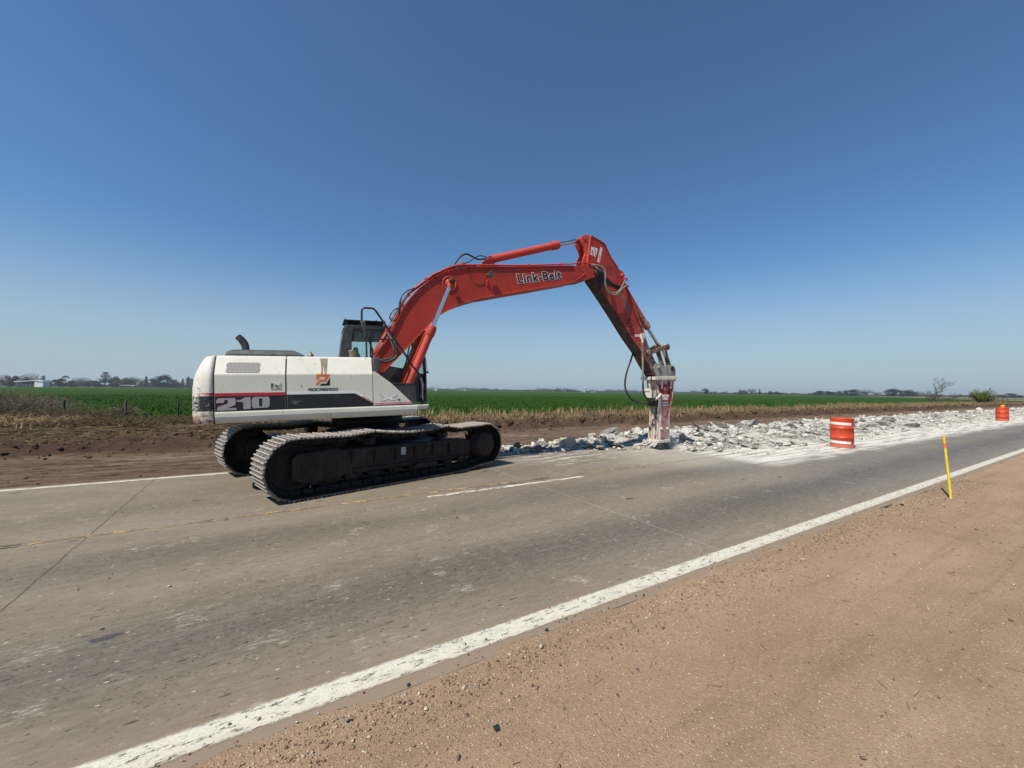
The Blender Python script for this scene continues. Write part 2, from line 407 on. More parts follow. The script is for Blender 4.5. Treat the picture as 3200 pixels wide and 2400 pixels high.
def mat_soil():
    n = NT('graded_dirt'); x, y, z = n.xyz(); v = n.map((.22, 4.2, 1))
    a = n.noise(1.4, 7, .7, v=v); b = n.noise(7, 6, .75, v=n.map((.5, 2.6, 1)))
    c = n.ramp(a, [(.34, (.115, .074, .050)), (.5, (.190, .128, .088)), (.64, (.30, .215, .155))])
    c = n.mix(n.mth('MULTIPLY', n.step(b, .50, .60), .75), c, (.045, .026, .017))
    c = n.mix(n.mth('MULTIPLY', n.step(z, .02, .12), .85), c, (.078, .049, .034))
    # beyond the berm the soil is strewn with old straw and litter
    st = n.mth('MULTIPLY', n.step(y, 13.2, 15.2), n.step(n.noise(5, 6, .8, v=n.map((.6, 1.5, 1), (4, 4, 0))), .44, .60))
    c = n.mix(n.mth('MULTIPLY', st, .75), c, (.155, .110, .058))
    n.bump(n.mth('ADD', a, b), 1.0, .09)
    return n.fin(c, .95, 0, .1)
def mat_shoulder():
    n = NT('gravelly_shoulder'); x, y, z = n.xyz(); v = n.map((.45, 1.3, 1))
    a = n.noise(.9, 5, .6, v=v); f = n.noise(48, 7, .85); p = n.vor(85, out='Color'); pd = n.vor(85)
    c = n.ramp(a, [(.30, (.228, .157, .097)), (.5, (.290, .204, .128)), (.70, (.355, .256, .166))])
    red = n.mth('MULTIPLY', n.step(n.mth('ADD', y, n.mth('MULTIPLY', a, .8)), 1.2, 1.75), n.step(y, 2.3, 1.9))
    c = n.mix(n.mth('MULTIPLY', red, .35), c, (.345, .228, .145))
    # greyer, paler dust further out on the shoulder
    c = n.mix(n.mth('MULTIPLY', n.step(y, .4, -2.2), .55), c, (.272, .207, .140))
    c = n.mix(n.mth('MULTIPLY', n.step(f, .50, .62), .42), c, (.125, .082, .05)); c = n.mix(n.mth('MULTIPLY', n.step(f, .48, .36), .35), c, (.36, .27, .18))
    tr = n.noise(2.4, 5, .65, v=n.map((.12, 2.2, 1), (3, 3, 0))); c = n.mix(n.mth('MULTIPLY', n.step(tr, .50, .68), .30), c, (.15, .105, .07))
    pv = n.xyz(p); pale = n.mth('MULTIPLY', n.step(pv[0], .86, .90), n.step(pd, .42, .30))
    c = n.mix(n.mth('MULTIPLY', pale, .75), c, (.52, .43, .33))
    dk = n.mth('MULTIPLY', n.step(pv[1], .90, .93), n.step(pd, .36, .26))
    c = n.mix(n.mth('MULTIPLY', dk, .6), c, (.12, .085, .065))
    n.bump(n.mth('ADD', f, n.mth('MULTIPLY', n.step(pd, .5, .2), .6)), .55, .012)
    return n.fin(c, .95, 0, .1)
def mat_road():
    n = NT('worn_concrete_road'); x, y, z = n.xyz()
    base = n.noise(.8, 6, .6, v=n.map((.5, 1.4, 1))); fine = n.noise(60, 5, .8); mid = n.noise(7, 6, .7, v=n.map((.35, 1.6, 1)))
    c = n.ramp(base, [(.3, (.160, .130, .092)), (.5, (.195, .160, .115)), (.7, (.235, .197, .148))])
    # tyre-darkened wheel paths
    def path(c0, wd): return n.mth('SUBTRACT', 1.0, n.step(n.mth('ABSOLUTE', n.mth('SUBTRACT', n.mth('ADD', y, n.mth('MULTIPLY', n.mth('SUBTRACT', base, .5), .5)), c0)), 0.0, wd), clamp=True)
    wp = n.mth('MAXIMUM', n.mth('MULTIPLY', path(3.25, .75), 1.0), n.mth('MAXIMUM', n.mth('MULTIPLY', path(4.95, .6), .7), n.mth('MAXIMUM', n.mth('MULTIPLY', path(6.9, .5), .35), n.mth('MULTIPLY', path(8.3, .5), .25))))
    far = n.step(x, 4, 14)
    c = n.mix(n.mth('MULTIPLY', wp, n.mth('ADD', .60, n.mth('MULTIPLY', far, .25))), c, (.078, .068, .057))
    c = n.mix(n.mth('MULTIPLY', n.mth('MULTIPLY', far, n.step(y, 5.6, 5.2)), .45), c, (.15, .145, .14))
    c = n.mix(n.mth('MULTIPLY', n.step(mid, .50, .72), .25), c, (.30, .25, .185))
    c = n.mix(n.mth('MULTIPLY', n.step(mid, .48, .30), .35), c, (.12, .105, .088))
    # exposed dark aggregate, drawn out along the road
    dst = n.noise(7, 3, .6, v=n.map(loc=(1, 2, 0)))
    def pits(fx, fy, lim, k, col, c, dens=.42):
        v_ = n.map((fx, fy, 1), (k*3.1, k*1.7, 0), (0, 0, .06*k)); d_ = n.vor(1, v=v_); cc = n.xyz(n.vor(1, v=v_, out='Color'))
        th = n.mth('SUBTRACT', lim, n.mth('MULTIPLY', n.mth('MULTIPLY', wp, dst), dens*2))
        sz = n.mth('ADD', .14, n.mth('MULTIPLY', cc[2], .22))
        p_ = n.mth('MULTIPLY', n.mth('GREATER_THAN', cc[0], th), n.step(n.mth('ADD', d_, n.mth('MULTIPLY', n.mth('SUBTRACT', fine, .5), .35)), sz, n.mth('SUBTRACT', sz, .1)))
        return n.mix(n.mth('MULTIPLY', p_, .75), c, col), p_, cc, d_
    c, pit, pc, pd = pits(26, 62, .90, 1, (.030, .027, .024), c, .55)
    c, pit2, _, _ = pits(40, 95, .80, 2, (.04, .035, .03), c, .50)
    c, _, _, _ = pits(11, 34, .955, 5, (.035, .032, .03), c, .10)
    c, _, _, _ = pits(34, 80, .93, 3, (.34, .29, .22), c, .05)
    mot = n.noise(16, 7, .8, v=n.map((.55, 1.5, 1), (1, 1, 0)))
    c = n.mix(n.mth('MULTIPLY', n.step(mot, .50, .60), n.mth('ADD', .22, n.mth('MULTIPLY', wp, .25))), c, (.075, .064, .052))
    c = n.mix(n.mth('MULTIPLY', n.step(mot, .48, .36), .30), c, (.30, .255, .195))
    sp = n.mth('MULTIPLY', n.step(n.noise(2.2, 3, .6, v=n.map(loc=(4, 9, 0))), .60, .66), n.step(n.noise(22, 6, .8, v=n.map((.45, 1.5, 1))), .50, .58)); c = n.mix(n.mth('MULTIPLY', sp, .6), c, (.42, .37, .30))
    grn = n.noise(150, 3, .7); c = n.mix(n.mth('MULTIPLY', n.step(grn, .55, .70), .28), c, (.33, .29, .235)); c = n.mix(n.mth('MULTIPLY', n.step(grn, .45, .32), .30), c, (.09, .08, .07))
    pw = n.mth('MULTIPLY', n.mth('GREATER_THAN', pc[1], .985), n.step(pd, .34, .24))
    c = n.mix(n.mth('MULTIPLY', pw, .7), c, (.60, .56, .48))
    # tar spots
    qv = n.map((1.3, 3.0, 1), (2, 5, 0)); qd = n.vor(1, v=qv); qc = n.xyz(n.vor(1, v=qv, out='Color'))
    qn = n.mth('ADD', qd, n.mth('MULTIPLY', n.mth('SUBTRACT', n.noise(16, 3), .5), .14))
    spot = n.mth('MULTIPLY', n.mth('GREATER_THAN', qc[0], .62), n.step(qn, .115, .085))
    c = n.mix(n.mth('MULTIPLY', spot, .85), c, (.045, .047, .05))
    # transverse joints every 5.53 m and the centre seam
    jx = n.mth('ADD', n.mth('SUBTRACT', x, n.mth('MULTIPLY', n.mth('SUBTRACT', n.noise(3, 4), .5), .05)), n.mth('MULTIPLY', n.mth('SUBTRACT', y, 5.9), .022))
    jm = n.mth('ABSOLUTE', n.mth('SUBTRACT', n.mth('FLOORED_MODULO', n.mth('ADD', jx, 1.65+2.765), 5.53), 2.765))
    jl = n.step(jm, .010, .004)
    c = n.mix(n.mth('MULTIPLY', jl, n.mth('MULTIPLY', .75, n.step(x, 4.6, 3.0))), c, (.045, .04, .036))
    jr = n.mth('MULTIPLY', jl, n.mth('MULTIPLY', n.step(x, 3.0, 3.6), .5)); c = n.mix(jr, c, (.42, .38, .33))
    sm = n.mth('ABSOLUTE', n.mth('SUBTRACT', n.mth('ADD', y, n.mth('MULTIPLY', n.mth('SUBTRACT', n.noise(2.5, 5, .7), .5), .09)), 5.94))
    sn = n.noise(3, 4, .6, v=n.map((1, .2, 1)))
    c = n.mix(n.mth('MULTIPLY', n.mth('MULTIPLY', n.step(sm, .030, .008), n.step(sn, .30, .5)), .8), c, (.075, .07, .064))
    tar = n.mth('MULTIPLY', n.step(sm, .075, .045), n.step(n.noise(1.1, 4, .6, v=n.map((1, .1, 1), (7, 0, 0))), .58, .60))
    c = n.mix(n.mth('MULTIPLY', tar, .85), c, (.05, .052, .055))
    # rubber scuffs, white scrapes
    sc = n.step(n.noise(2.2, 6, .8, v=n.map((.5, 3.5, 1), (3, 8, 0), (0, 0, .1))), .66, .70)
    c = n.mix(n.mth('MULTIPLY', sc, .35), c, (.44, .40, .345))
    # dried earth along the far edge and pale concrete dust thrown out by the breaking
    edge = n.mth('MULTIPLY', n.step(n.mth('ADD', y, n.mth('MULTIPLY', n.mth('SUBTRACT', mid, .5), .35)), 2.60, 2.12), .85)
    c = n.mix(edge, c, (.25, .185, .13))
    yy = n.mth('ADD', y, n.mth('MULTIPLY', n.mth('SUBTRACT', n.noise(1.5, 5, .7, v=n.map((1, 1, 1), (2, 2, 0))), .5), 1.1))
    near = n.mth('MULTIPLY', n.step(yy, 4.25, 5.0), n.step(x, 8.9, 10.2))
    lens = n.mth('MULTIPLY', n.mth('MULTIPLY', n.step(yy, 6.3, 7.5), n.step(x, 3.6, 6.0)), .60)
    hub = n.mth('ADD', n.mth('SUBTRACT', x, 9.3), 0.0); hy = n.mth('SUBTRACT', y, 6.6)
    r2 = n.mth('SQRT', n.mth('ADD', n.mth('MULTIPLY', hub, hub), n.mth('MULTIPLY', n.mth('MULTIPLY', hy, hy), 1.8)))
    halo = n.mth('MULTIPLY', n.step(r2, 3.4, .6), .32)
    streak = n.step(n.noise(4.6, 5, .65, v=n.map((.10, 1.5, 1), (0, 1, 0), (0, 0, -.10))), .36, .52)
    dm = n.mth('MAXIMUM', n.mth('MULTIPLY', near, streak), n.mth('MAXIMUM', n.mth('MULTIPLY', lens, n.step(n.noise(3.2, 6, .75, v=n.map((.5, 1.8, 1))), .48, .60)), halo))
    c = n.mix(dm, c, (.58, .55, .47))
    n.bump(n.mth('SUBTRACT', n.mth('ADD', fine, n.mth('MULTIPLY', mid, .7)), n.mth('MULTIPLY', pit, .5)), .35, .008)
    return n.fin(c, n.mth('SUBTRACT', .85, n.mth('MULTIPLY', wp, .12)), 0, .25)
def mat_paint(name, col, lo, hi, under=(.27, .235, .19), stretch=(.5, 1.6, 1), sc=9, edge=None):
    """worn road paint: flakes off through alpha"""
    n = NT(name); a = n.noise(sc, 7, .8, v=n.map(stretch)); f = n.noise(90, 4, .7)
    c = n.mix(n.step(f, .35, .7), tuple(v*.80 for v in col), col)
    c = n.mix(n.mth('MULTIPLY', n.step(n.noise(8, 6, .75, v=n.map(stretch, (5, 5, 0))), .48, .66), .6), c, tuple(v*.62 for v in col))
    al = n.step(n.mth('ADD', a, n.mth('MULTIPLY', n.mth('SUBTRACT', f, .5), .15)), lo, hi)
    if edge:
        y = n.xyz()[1]; ed = n.mth('ADD', n.mth('ABSOLUTE', n.mth('SUBTRACT', y, edge[0])), n.mth('MULTIPLY', n.mth('SUBTRACT', n.noise(26, 5, .75, v=n.map((.7, 1, 1))), .5), .05))
        al = n.mth('MULTIPLY', al, n.step(ed, edge[1]+.012, edge[1]-.012))
        c = n.mix(n.mth('MULTIPLY', n.step(n.mth('ADD', y, n.mth('MULTIPLY', a, .06)), edge[0]+.02, edge[0]-.05), .55), c, (.50, .43, .32))
    n.put(n.b.inputs['Alpha'], al); n.bump(al, .5, .004)
    return n.fin(c, .8, 0, .2)
def mat_concrete_chunk():
    n = NT('broken_concrete'); oi = n.n('ShaderNodeObjectInfo'); rv = oi.outputs['Random']
    v = n.n('ShaderNodeVectorMath'); v.operation = 'ADD'; n.t.links.new(n.obj, v.inputs[0]); n.t.links.new(oi.outputs['Location'], v.inputs[1])
    a = n.noise(5, 6, .75, v=v.outputs[0]); b = n.noise(34, 5, .75, v=v.outputs[0]); d = n.noise(1.1, 3, .6, v=v.outputs[0])
    c = n.mix(n.step(a, .38, .60), (.34, .315, .27), (.68, .655, .58))
    c = n.mix(n.mth('MULTIPLY', n.step(d, .54, .66), .7), c, (.235, .215, .185))
    c = n.mix(n.mth('MULTIPLY', n.step(b, .54, .62), .55), c, (.17, .155, .135))
    c = n.mix(n.mth('MULTIPLY', n.step(rv, .66, .78), .72), c, (.19, .175, .155))      # undusted old road faces
    c = n.mix(n.mth('MULTIPLY', n.mth('MULTIPLY', n.step(rv, .05, .0), n.step(a, .45, .55)), .6), c, (.50, .32, .14))
    n.bump(n.mth('ADD', a, n.mth('MULTIPLY', b, .5)), .8, .05)
    return n.fin(c, .95, 0, .1)
def mat_rubble_bed():
    n = NT('crushed_concrete_bed'); a = n.noise(1.3, 6, .7); b = n.noise(14, 6, .8); x, y, z = n.xyz()
    c = n.mix(n.step(a, .35, .6), (.21, .19, .155), (.56, .53, .455)); c = n.mix(n.mth('MULTIPLY', n.step(b, .55, .66), .6), c, (.20, .185, .165))  # dark tone also paints the shade in the gaps between chunks
    c = n.mix(n.mth('MULTIPLY', n.step(y, 10.1, 10.6), .8), c, (.16, .105, .07))
    n.bump(n.mth('ADD', a, b), .9, .06); return n.fin(c, .95, 0, .1)
M['ground'] = mat_ground(); M['field'] = mat_field(); M['soil'] = mat_soil(); M['shoulder'] = mat_shoulder(); M['road'] = mat_road()
M['paint'] = mat_paint('worn_white_edge_paint', (.62, .58, .48), .36, .46, stretch=(.45, 1.4, 1), sc=22, edge=(2.30, .078))
M['paint_far'] = mat_paint('white_far_edge_paint', (.62, .57, .46), .38, .46, edge=(9.092, .062))
M['paint_dash'] = mat_paint('worn_white_dash_paint', (.70, .66, .55), .44, .50)
M['paint_yellow'] = mat_paint('flaked_yellow_paint', (.52, .36, .16), .50, .55, stretch=(.6, 1.6, 1), sc=4)
M['chunk'] = mat_concrete_chunk(); M['bed'] = mat_rubble_bed()
M['chunk_dark'] = plain('undusted_and_shaded_concrete', (.115, .105, .092), .9, var=.35, scale=6, dust=(.42, .40, .35), damt=.55, spec=.1)  # undusted grey concrete, with some shade put into the colour left of the hammer
M['stone_tan'] = plain('tan_pebble', (.24, .17, .11), .9, var=.35, scale=12, spec=.15)
M['stone_pale'] = plain('pale_pebble', (.46, .38, .28), .9, var=.25, scale=12, spec=.15)
M['stone_dark'] = plain('dark_pebble', (.14, .10, .08), .9, var=.35, scale=12, spec=.15)
M['tarbit'] = plain('black_tar_lump', (.02, .021, .024), .6, var=.3)
M['drum'] = None

# ------------------------------------------------------------------ ground and road
ex = 9000
g = MB(); g.add([(-ex, -ex, -.07), (ex, -ex, -.07), (ex, ex, -.07), (-ex, ex, -.07)], [(0, 1, 2, 3)])
tag(g.build('ground', M['ground']), kind='structure')

sv = np.unique(np.concatenate([np.arange(-8, 14, .05), np.geomspace(14, 320, 160), -np.geomspace(8, 60, 40)]))
tv = np.unique(np.concatenate([np.arange(-3.0, 1.95, .05), np.arange(1.95, 2.235, .013), -np.geomspace(3, 90, 60)]))
def z_sh(s, t):
    d = fbm(s*.5, t*1.1, 4)*.035+fbm(s*4, t*5, 3)*.014
    return -.003+d*sstep(2.1, 1.8, t)*.8+.004*fbm(s*6, t*6, 3)+.010*sstep(1.7, 2.0, t)*fbm(s*1.3, t*0+7, 3)+.006*sstep(1.8, 2.1, t)-.10*sstep(.0, .022, t-(2.148+fbm(s*2.2, s*0+2, 4)*.055+fbm(s*14, t*3, 2)*.012))
grid('gravel_shoulder', sv, tv, z_sh, M['shoulder'])
# concrete road slab with real thickness
r = MB(); r.m = 0
n_ = 900; xs = np.concatenate([np.linspace(-60, 40, 400), np.linspace(41, 700, 120)])
ragn = (fbm(xs*1.5, xs*0+3.3, 4)*.03)
top = [(x, 2.13+d, 0) for x, d in zip(xs, ragn)]; bot = [(x, 9.27, 0) for x in xs]
lo = [(x, 2.13+d, -.12) for x, d in zip(xs, ragn)]; lo2 = [(x, 9.27, -.12) for x in xs]
r.loft([lo, top, bot, lo2], caps=False, closed=False)
tag(r.build('road', M['road']), kind='structure')
def stripe(name, t0, t1, s0, s1, mat, z=.004, rag=.008, step=.05, freq=6.0):
    x = np.arange(s0, s1+step/2, step); a = t0+fbm(x*freq, x*0+1.7, 3)*rag*2; b = t1+fbm(x*freq, x*0+9.1, 3)*rag*2
    V = np.concatenate([np.stack([x, a, x*0+z], -1), np.stack([x, b, x*0+z], -1)]); k = len(x); i = np.arange(k-1)
    return tag(link(name, np_mesh(name, V, np.stack([i, i+1, i+1+k, i+k], -1), mat)), kind='structure')
stripe('edge_line', 2.195, 2.405, -20, 160, M['paint'], rag=.0, step=.5)
stripe('edge_line', 9.00, 9.185, -60, 4.2, M['paint_far'], step=.5, rag=0)
stripe('centre_dash', 5.68, 5.765, 2.0, 5.05, M['paint_dash'], rag=.012)
stripe('centre_line', 5.90, 5.985, -20, 9, M['paint_yellow'], rag=.02)

# graded dirt strip, berm and verge in one terrain sheet
sv = np.unique(np.concatenate([np.arange(-26, 34, .085), np.geomspace(34, 420, 300), -np.geomspace(26, 90, 30)]))
tv = np.unique(np.concatenate([np.arange(9.26, 16.6, .075), np.arange(16.6, 26, .14)]))
def berm_c(s): return 12.9+.9*sstep(2, 9, s)+fbm(s*.35, s*0+5, 3)*.45
def z_soil(s, t):
    rut = .022*np.sin(t*9.5+fbm(s*.25, t*.3, 2)*3)*sstep(9.5, 9.9, t)*sstep(13.0, 12.2, t)
    z = -.035+rut+fbm(s*.5, t*6.5, 4)*.060*sstep(9.3, 9.8, t)+fbm(s*4, t*6, 2)*.012
    c = berm_c(s); h = .24*sstep(8, -3, s)+.17*sstep(-3, 8, s)
    b = sstep(c-1.25, c-.15, t)*(1-.35*sstep(c+.3, c+2.5, t))
    z = z+h*b*(1+fbm(s*.5, t*.6, 3)*.45)
    cl = np.maximum(fbm(s*2.6, t*3.2, 4)-.04, 0)*(.28+.25*sstep(2, 9, s))*sstep(c-.9, c-.1, t)*sstep(c+6.5, c+3, t)
    z = z+cl
    return z-.10*sstep(23, 26, t)
grid('dirt_verge', sv, tv, z_soil, M['soil'])

# crop field: ragged near edge, far right boundary runs off towards the horizon
def z_field(s, t): return .10+fbm(s*.9, t*.9, 4)*.10*sstep(420, 40, t)-.22*sstep(23.2, 21.6, t+fbm(s*.5, s*0, 3)*1.6)
sv = np.unique(np.concatenate([np.arange(-45, 75, .4), np.geomspace(75, 205, 90), -np.geomspace(45, 700, 60)]))
tv = np.unique(np.concatenate([np.arange(21.2, 34, .3), np.geomspace(34, 1150, 130)]))
s_, t_ = np.meshgrid(sv, tv, indexing='ij')
# shear the sheet so that its right edge follows the crop's real boundary
def shear(s, t): return s+np.where(s > 75, (t-21.2)*2.45*((s-75)/130.0), 0)
zz = z_field(s_, t_); n0, m0 = s_.shape
Vf = np.stack([shear(s_, t_), t_, zz], -1).reshape(-1, 3)
i_, j_ = np.meshgrid(np.arange(n0-1), np.arange(m0-1), indexing='ij'); a_ = (i_*m0+j_).ravel()
# far left the crop stops at the farmstead's tree row
Ff = np.stack([a_, a_+m0, a_+m0+1, a_+1], -1)
cx_ = Vf[Ff].mean(1)
dep = cx_[:, 0]*math.cos(HEAD)+cx_[:, 1]*math.sin(HEAD); lat = cx_[:, 0]*math.sin(HEAD)-cx_[:, 1]*math.cos(HEAD)
lim = np.interp(lat/np.maximum(dep, 1), [-1.3, -.8, -.3, 0, .9], [285, 520, 900, 1200, 1400])
Ff = Ff[(dep < lim) & (dep > 5)]
tag(link('field', np_mesh('field', Vf, Ff, M['field'], True)), kind='structure')
def tufts(name, pos, h, wd, mats, blades=3, mi=None, lean=.5, kind='stuff'):
    """pointed blades, one mesh"""
    n = len(pos); k = n*blades; P = np.repeat(np.asarray(pos, float), blades, 0); H = np.repeat(h, blades)*rng.uniform(.6, 1.25, k)
    a = rng.uniform(0, 2*PI, k); l = rng.uniform(0, lean, k)*H; wv = np.repeat(wd, blades)*rng.uniform(.7, 1.3, k)
    P = P+np.stack([rng.normal(0, 1, k)*wv*2, rng.normal(0, 1, k)*wv*2, np.zeros(k)], -1)
    d = np.stack([np.cos(a), np.sin(a), 0*a], -1); q = np.stack([-np.sin(a), np.cos(a), 0*a], -1)*wv[:, None]/2
    up = np.array([0, 0, 1.0])
    v0 = P-q; v1 = P+q; m = P+d*(l*.35)[:, None]+up*(H*.6)[:, None]; v2 = m+q*.7; v3 = m-q*.7; v4 = P+d*l[:, None]+up*(H*rng.uniform(.75, 1, k))[:, None]
    V = np.stack([v0, v1, v2, v3, v4, v4], 1).reshape(-1, 3); b = (np.arange(k)*6)[:, None]
    F = np.concatenate([b+np.array([[0, 1, 2, 3]]), b+np.array([[3, 2, 4, 5]])])
    mm = None if mi is None else np.tile(np.repeat(mi, blades), 2)
    return tag(link(name, np_mesh(name, V, F, mats, False, mm)), kind=kind)
# crop tufts over the near part of the field
N = 46000
u_ = rng.random(N); t0 = 22.3+70*u_**1.9; s0 = rng.uniform(-1, 1, N)
# spread only where the camera can look
ang = rng.uniform(R(-2), R(115), N); s0 = t0/np.tan(np.clip(ang, R(6), R(174)))
s0 = np.where(rng.random(N) < .5, s0, rng.uniform(-38, 70, N))
s0 = np.clip(s0, -60, 190)
zt = z_field(s0, t0)
tufts('crop_plants', np.stack([s0, t0, zt-.02], -1), np.full(N, .15), np.full(N, .05), M['leafblade'], 3, lean=.9)

# dead grass, straw and weeds on the verge
N = 26000
s0 = np.where(rng.random(N) < .40, rng.uniform(-26, 8, N), rng.uniform(5, 120, N)); c0 = berm_c(s0)
t0 = c0+.45+rng.random(N)**.8*(21.8-c0); dens = vnoise(s0*.42, t0*.6)*.65+vnoise(s0*1.7+9, t0*1.9)*.35
keep = dens+rng.normal(0, .07, N) > .50; s0, t0, dn = s0[keep], t0[keep], dens[keep]
rt = s0 > 3
hh = np.where(rt, (.05+.75*np.clip(dn-.50, 0, .5))*(1+.3*sstep(16, 20, t0)), rng.uniform(.04, .12, len(s0)))*rng.uniform(.6, 1.3, len(s0))
mi = (rng.random(len(s0)) < np.where(rt, .42, .93)).astype(int)
tufts('dry_grass', np.stack([s0, t0, z_soil(s0, t0)-.03], -1), hh, np.full(len(s0), .016), [M['straw'], M['straw_dark']], 6, mi=mi, lean=1.9)
# taller clumps of golden straw in front of the crop
rc = np.random.default_rng(21); C_ = 520
cs = 2+125*rc.random(C_)**1.3; ct = np.where(rc.random(C_) < .55, rc.normal(17.6, 1.3, C_), rc.uniform(14.6, 20.5, C_)); cr = rc.uniform(.12, .42, C_); chh = .12+.50*rc.random(C_)**1.8
P_ = []; H_ = []
for i in range(C_):
    k = int(26+cr[i]*110); P_.append(np.stack([cs[i]+rc.normal(0, cr[i], k), ct[i]+rc.normal(0, cr[i]*.7, k)], -1)); H_.append(chh[i]*rc.uniform(.5, 1.2, k))
P_ = np.concatenate(P_); H_ = np.concatenate(H_)
tufts('straw_clumps', np.stack([P_[:, 0], P_[:, 1], z_soil(P_[:, 0], P_[:, 1])-.02], -1), H_, np.full(len(H_), .013), [M['straw'], M['straw_dark']], 3, mi=(rc.random(len(H_)) < .36).astype(int), lean=1.9)
# lying straw and snapped stalks
N = 15000
s0 = np.where(rng.random(N) < .7, rng.uniform(-24, 9, N), rng.uniform(6, 60, N)); c0 = berm_c(s0)
t0 = c0+.15+rng.random(N)*8; a0 = rng.uniform(0, PI, N); L0 = rng.uniform(.12, .75, N)
pv = [(-.5, -.5, 0), (.5, -.5, .0), (.5, .5, .0), (-.5, .5, 0), (-.5, 0, .5), (.5, 0, .5)]
pf = [(0, 1, 5, 4), (3, 2, 5, 4), (0, 1, 2, 3)]
me = scatter(pv, pf, np.stack([s0, t0, z_soil(s0, t0)+rng.uniform(.0, .07, N)], -1), np.stack([L0, rng.uniform(.008, .02, N), rng.uniform(.01, .02, N)], -1), a0, rng.normal(0, .35, N), [M['straw'], M['straw_dark']], 'fallen_straw', (rng.random(N) < .62).astype(int))
tag(link('fallen_straw', me), kind='stuff')
# weeds along the fence line and the field's edge
N = 3800
s0 = np.where(rng.random(N) < .4, rng.uniform(-24, 5, N), rng.uniform(0, 150, N)); t0 = rng.normal(21.2, 1.1, N); cl = vnoise(s0*.45, s0*0+2)
k_ = cl > .45; s0, t0, cl = s0[k_], t0[k_], cl[k_]
tufts('weeds', np.stack([s0, t0, z_soil(s0, np.minimum(t0, 23))], -1), (.22+cl*.45)*np.where(s0 < 4, .45, 1), np.full(len(s0), .03), [M['weed'], M['straw']], 4, mi=(rng.random(len(s0)) < .55).astype(int), lean=.8)

def rock_shape(seed, n=14, flat=.55):
    q = random.Random(seed); bm = bmesh.new()
    for k in range(n):
        v = Vector((q.gauss(0, 1), q.gauss(0, 1), q.gauss(0, 1))).normalized()*q.uniform(.75, 1)
        v = Vector((max(-.72, min(.72, v.x)), max(-.7, min(.7, v.y)), max(-flat, min(flat, v.z))))
        bm.verts.new(v)
    rr = bmesh.ops.convex_hull(bm, input=bm.verts)
    bmesh.ops.delete(bm, geom=list({e for e in rr['geom_interior']+rr['geom_unused'] if isinstance(e, bmesh.types.BMVert)}), context='VERTS')
    bmesh.ops.triangulate(bm, faces=bm.faces)
    return bm
def rock_arrays(seed, n=9, flat=.6):
    bm = rock_shape(seed, n, flat); bm.verts.index_update()
    V = [tuple(v.co) for v in bm.verts]; F = [tuple(v.index for v in f.verts) for f in bm.faces]; bm.free(); return V, F
def scatter_rocks(name, pos, size, mats, mi=None, flat=.6, nshape=5, nv=9, squash=None, kind='stuff', only=None):
    """several hull shapes merged into one object"""
    n = len(pos); Vs = []; Fs = []; Ms = []; off = 0; pick = rng.integers(0, nshape, n)
    for k in range(nshape):
        V, F = rock_arrays(100+k, nv, flat); idx = np.where(pick == k)[0]
        if not len(idx): continue
        pv = np.asarray(V); pf = np.asarray(F)
        sc = size[idx][:, None]*rng.uniform(.7, 1.3, (len(idx), 3))
        if squash is not None: sc[:, 2] *= squash
        P = pv[None]*sc[:, None, :]; a = rng.uniform(0, 2*PI, len(idx)); tl = rng.normal(0, .45, len(idx))
        c, s2 = np.cos(tl)[:, None], np.sin(tl)[:, None]
        P = np.stack([P[..., 0], P[..., 1]*c-P[..., 2]*s2, P[..., 1]*s2+P[..., 2]*c], -1)
        c, s2 = np.cos(a)[:, None], np.sin(a)[:, None]
        P = np.stack([P[..., 0]*c-P[..., 1]*s2, P[..., 0]*s2+P[..., 1]*c, P[..., 2]], -1)+pos[idx][:, None, :]
        Vs.append(P.reshape(-1, 3)); Fs.append((pf[None]+(np.arange(len(idx))*len(pv))[:, None, None]).reshape(-1, 3)+off); off += len(idx)*len(pv)
        Ms.append(np.repeat(np.zeros(len(idx), int) if mi is None else mi[idx], len(pf)))
    me = np_mesh(name, np.concatenate(Vs), np.concatenate(Fs), mats, False, np.concatenate(Ms))
    return tag(link(name, me), kind=kind)
# pebbles on the shoulder, thickest along the concrete's edge
N = 26000
t0 = np.where(rng.random(N) < .45, 2.13-np.abs(rng.normal(0, .22, N))-.03, rng.uniform(-4.5, 2.1, N)); s0 = -2.5+rng.random(N)**1.3*14
size = np.exp(rng.normal(math.log(.0048), .42, N)).clip(.0025, .017)
mi = rng.choice([0, 1, 2], N, p=[.62, .24, .14])
scatter_rocks('gravel', np.stack([s0, t0, z_sh(s0, t0)+size*.25], -1), size, [M['stone_tan'], M['stone_pale'], M['stone_dark']], mi)
N = 260
t0 = rng.uniform(-3.6, 2.1, N); s0 = -1.5+rng.random(N)*14; size = np.exp(rng.normal(math.log(.013), .28, N)).clip(.008, .028)
scatter_rocks('loose_stones', np.stack([s0, t0, z_sh(s0, t0)+size*.3], -1), size, [M['stone_tan'], M['stone_pale'], M['stone_dark']], rng.choice([0, 1, 2], N, p=[.5, .3, .2]))
N = 420
t0 = rng.uniform(-3.6, 1.9, N); s0 = -1.5+rng.random(N)*12; L0 = rng.uniform(.02, .09, N)
pv = [(-.5, -.5, 0), (.5, -.5, .0), (.5, .5, .0), (-.5, .5, 0), (-.5, 0, .5), (.5, 0, .5)]; pf = [(0, 1, 5, 4), (3, 2, 5, 4), (0, 1, 2, 3)]
tag(link('straw_litter', scatter(pv, pf, np.stack([s0, t0, z_sh(s0, t0)+.002], -1), np.stack([L0, rng.uniform(.0015, .003, N), np.full(N, .003)], -1), rng.uniform(0, PI, N), None, [M['straw'], M['stone_dark']], 'straw_litter', (rng.random(N) < .4).astype(int))), kind='stuff')
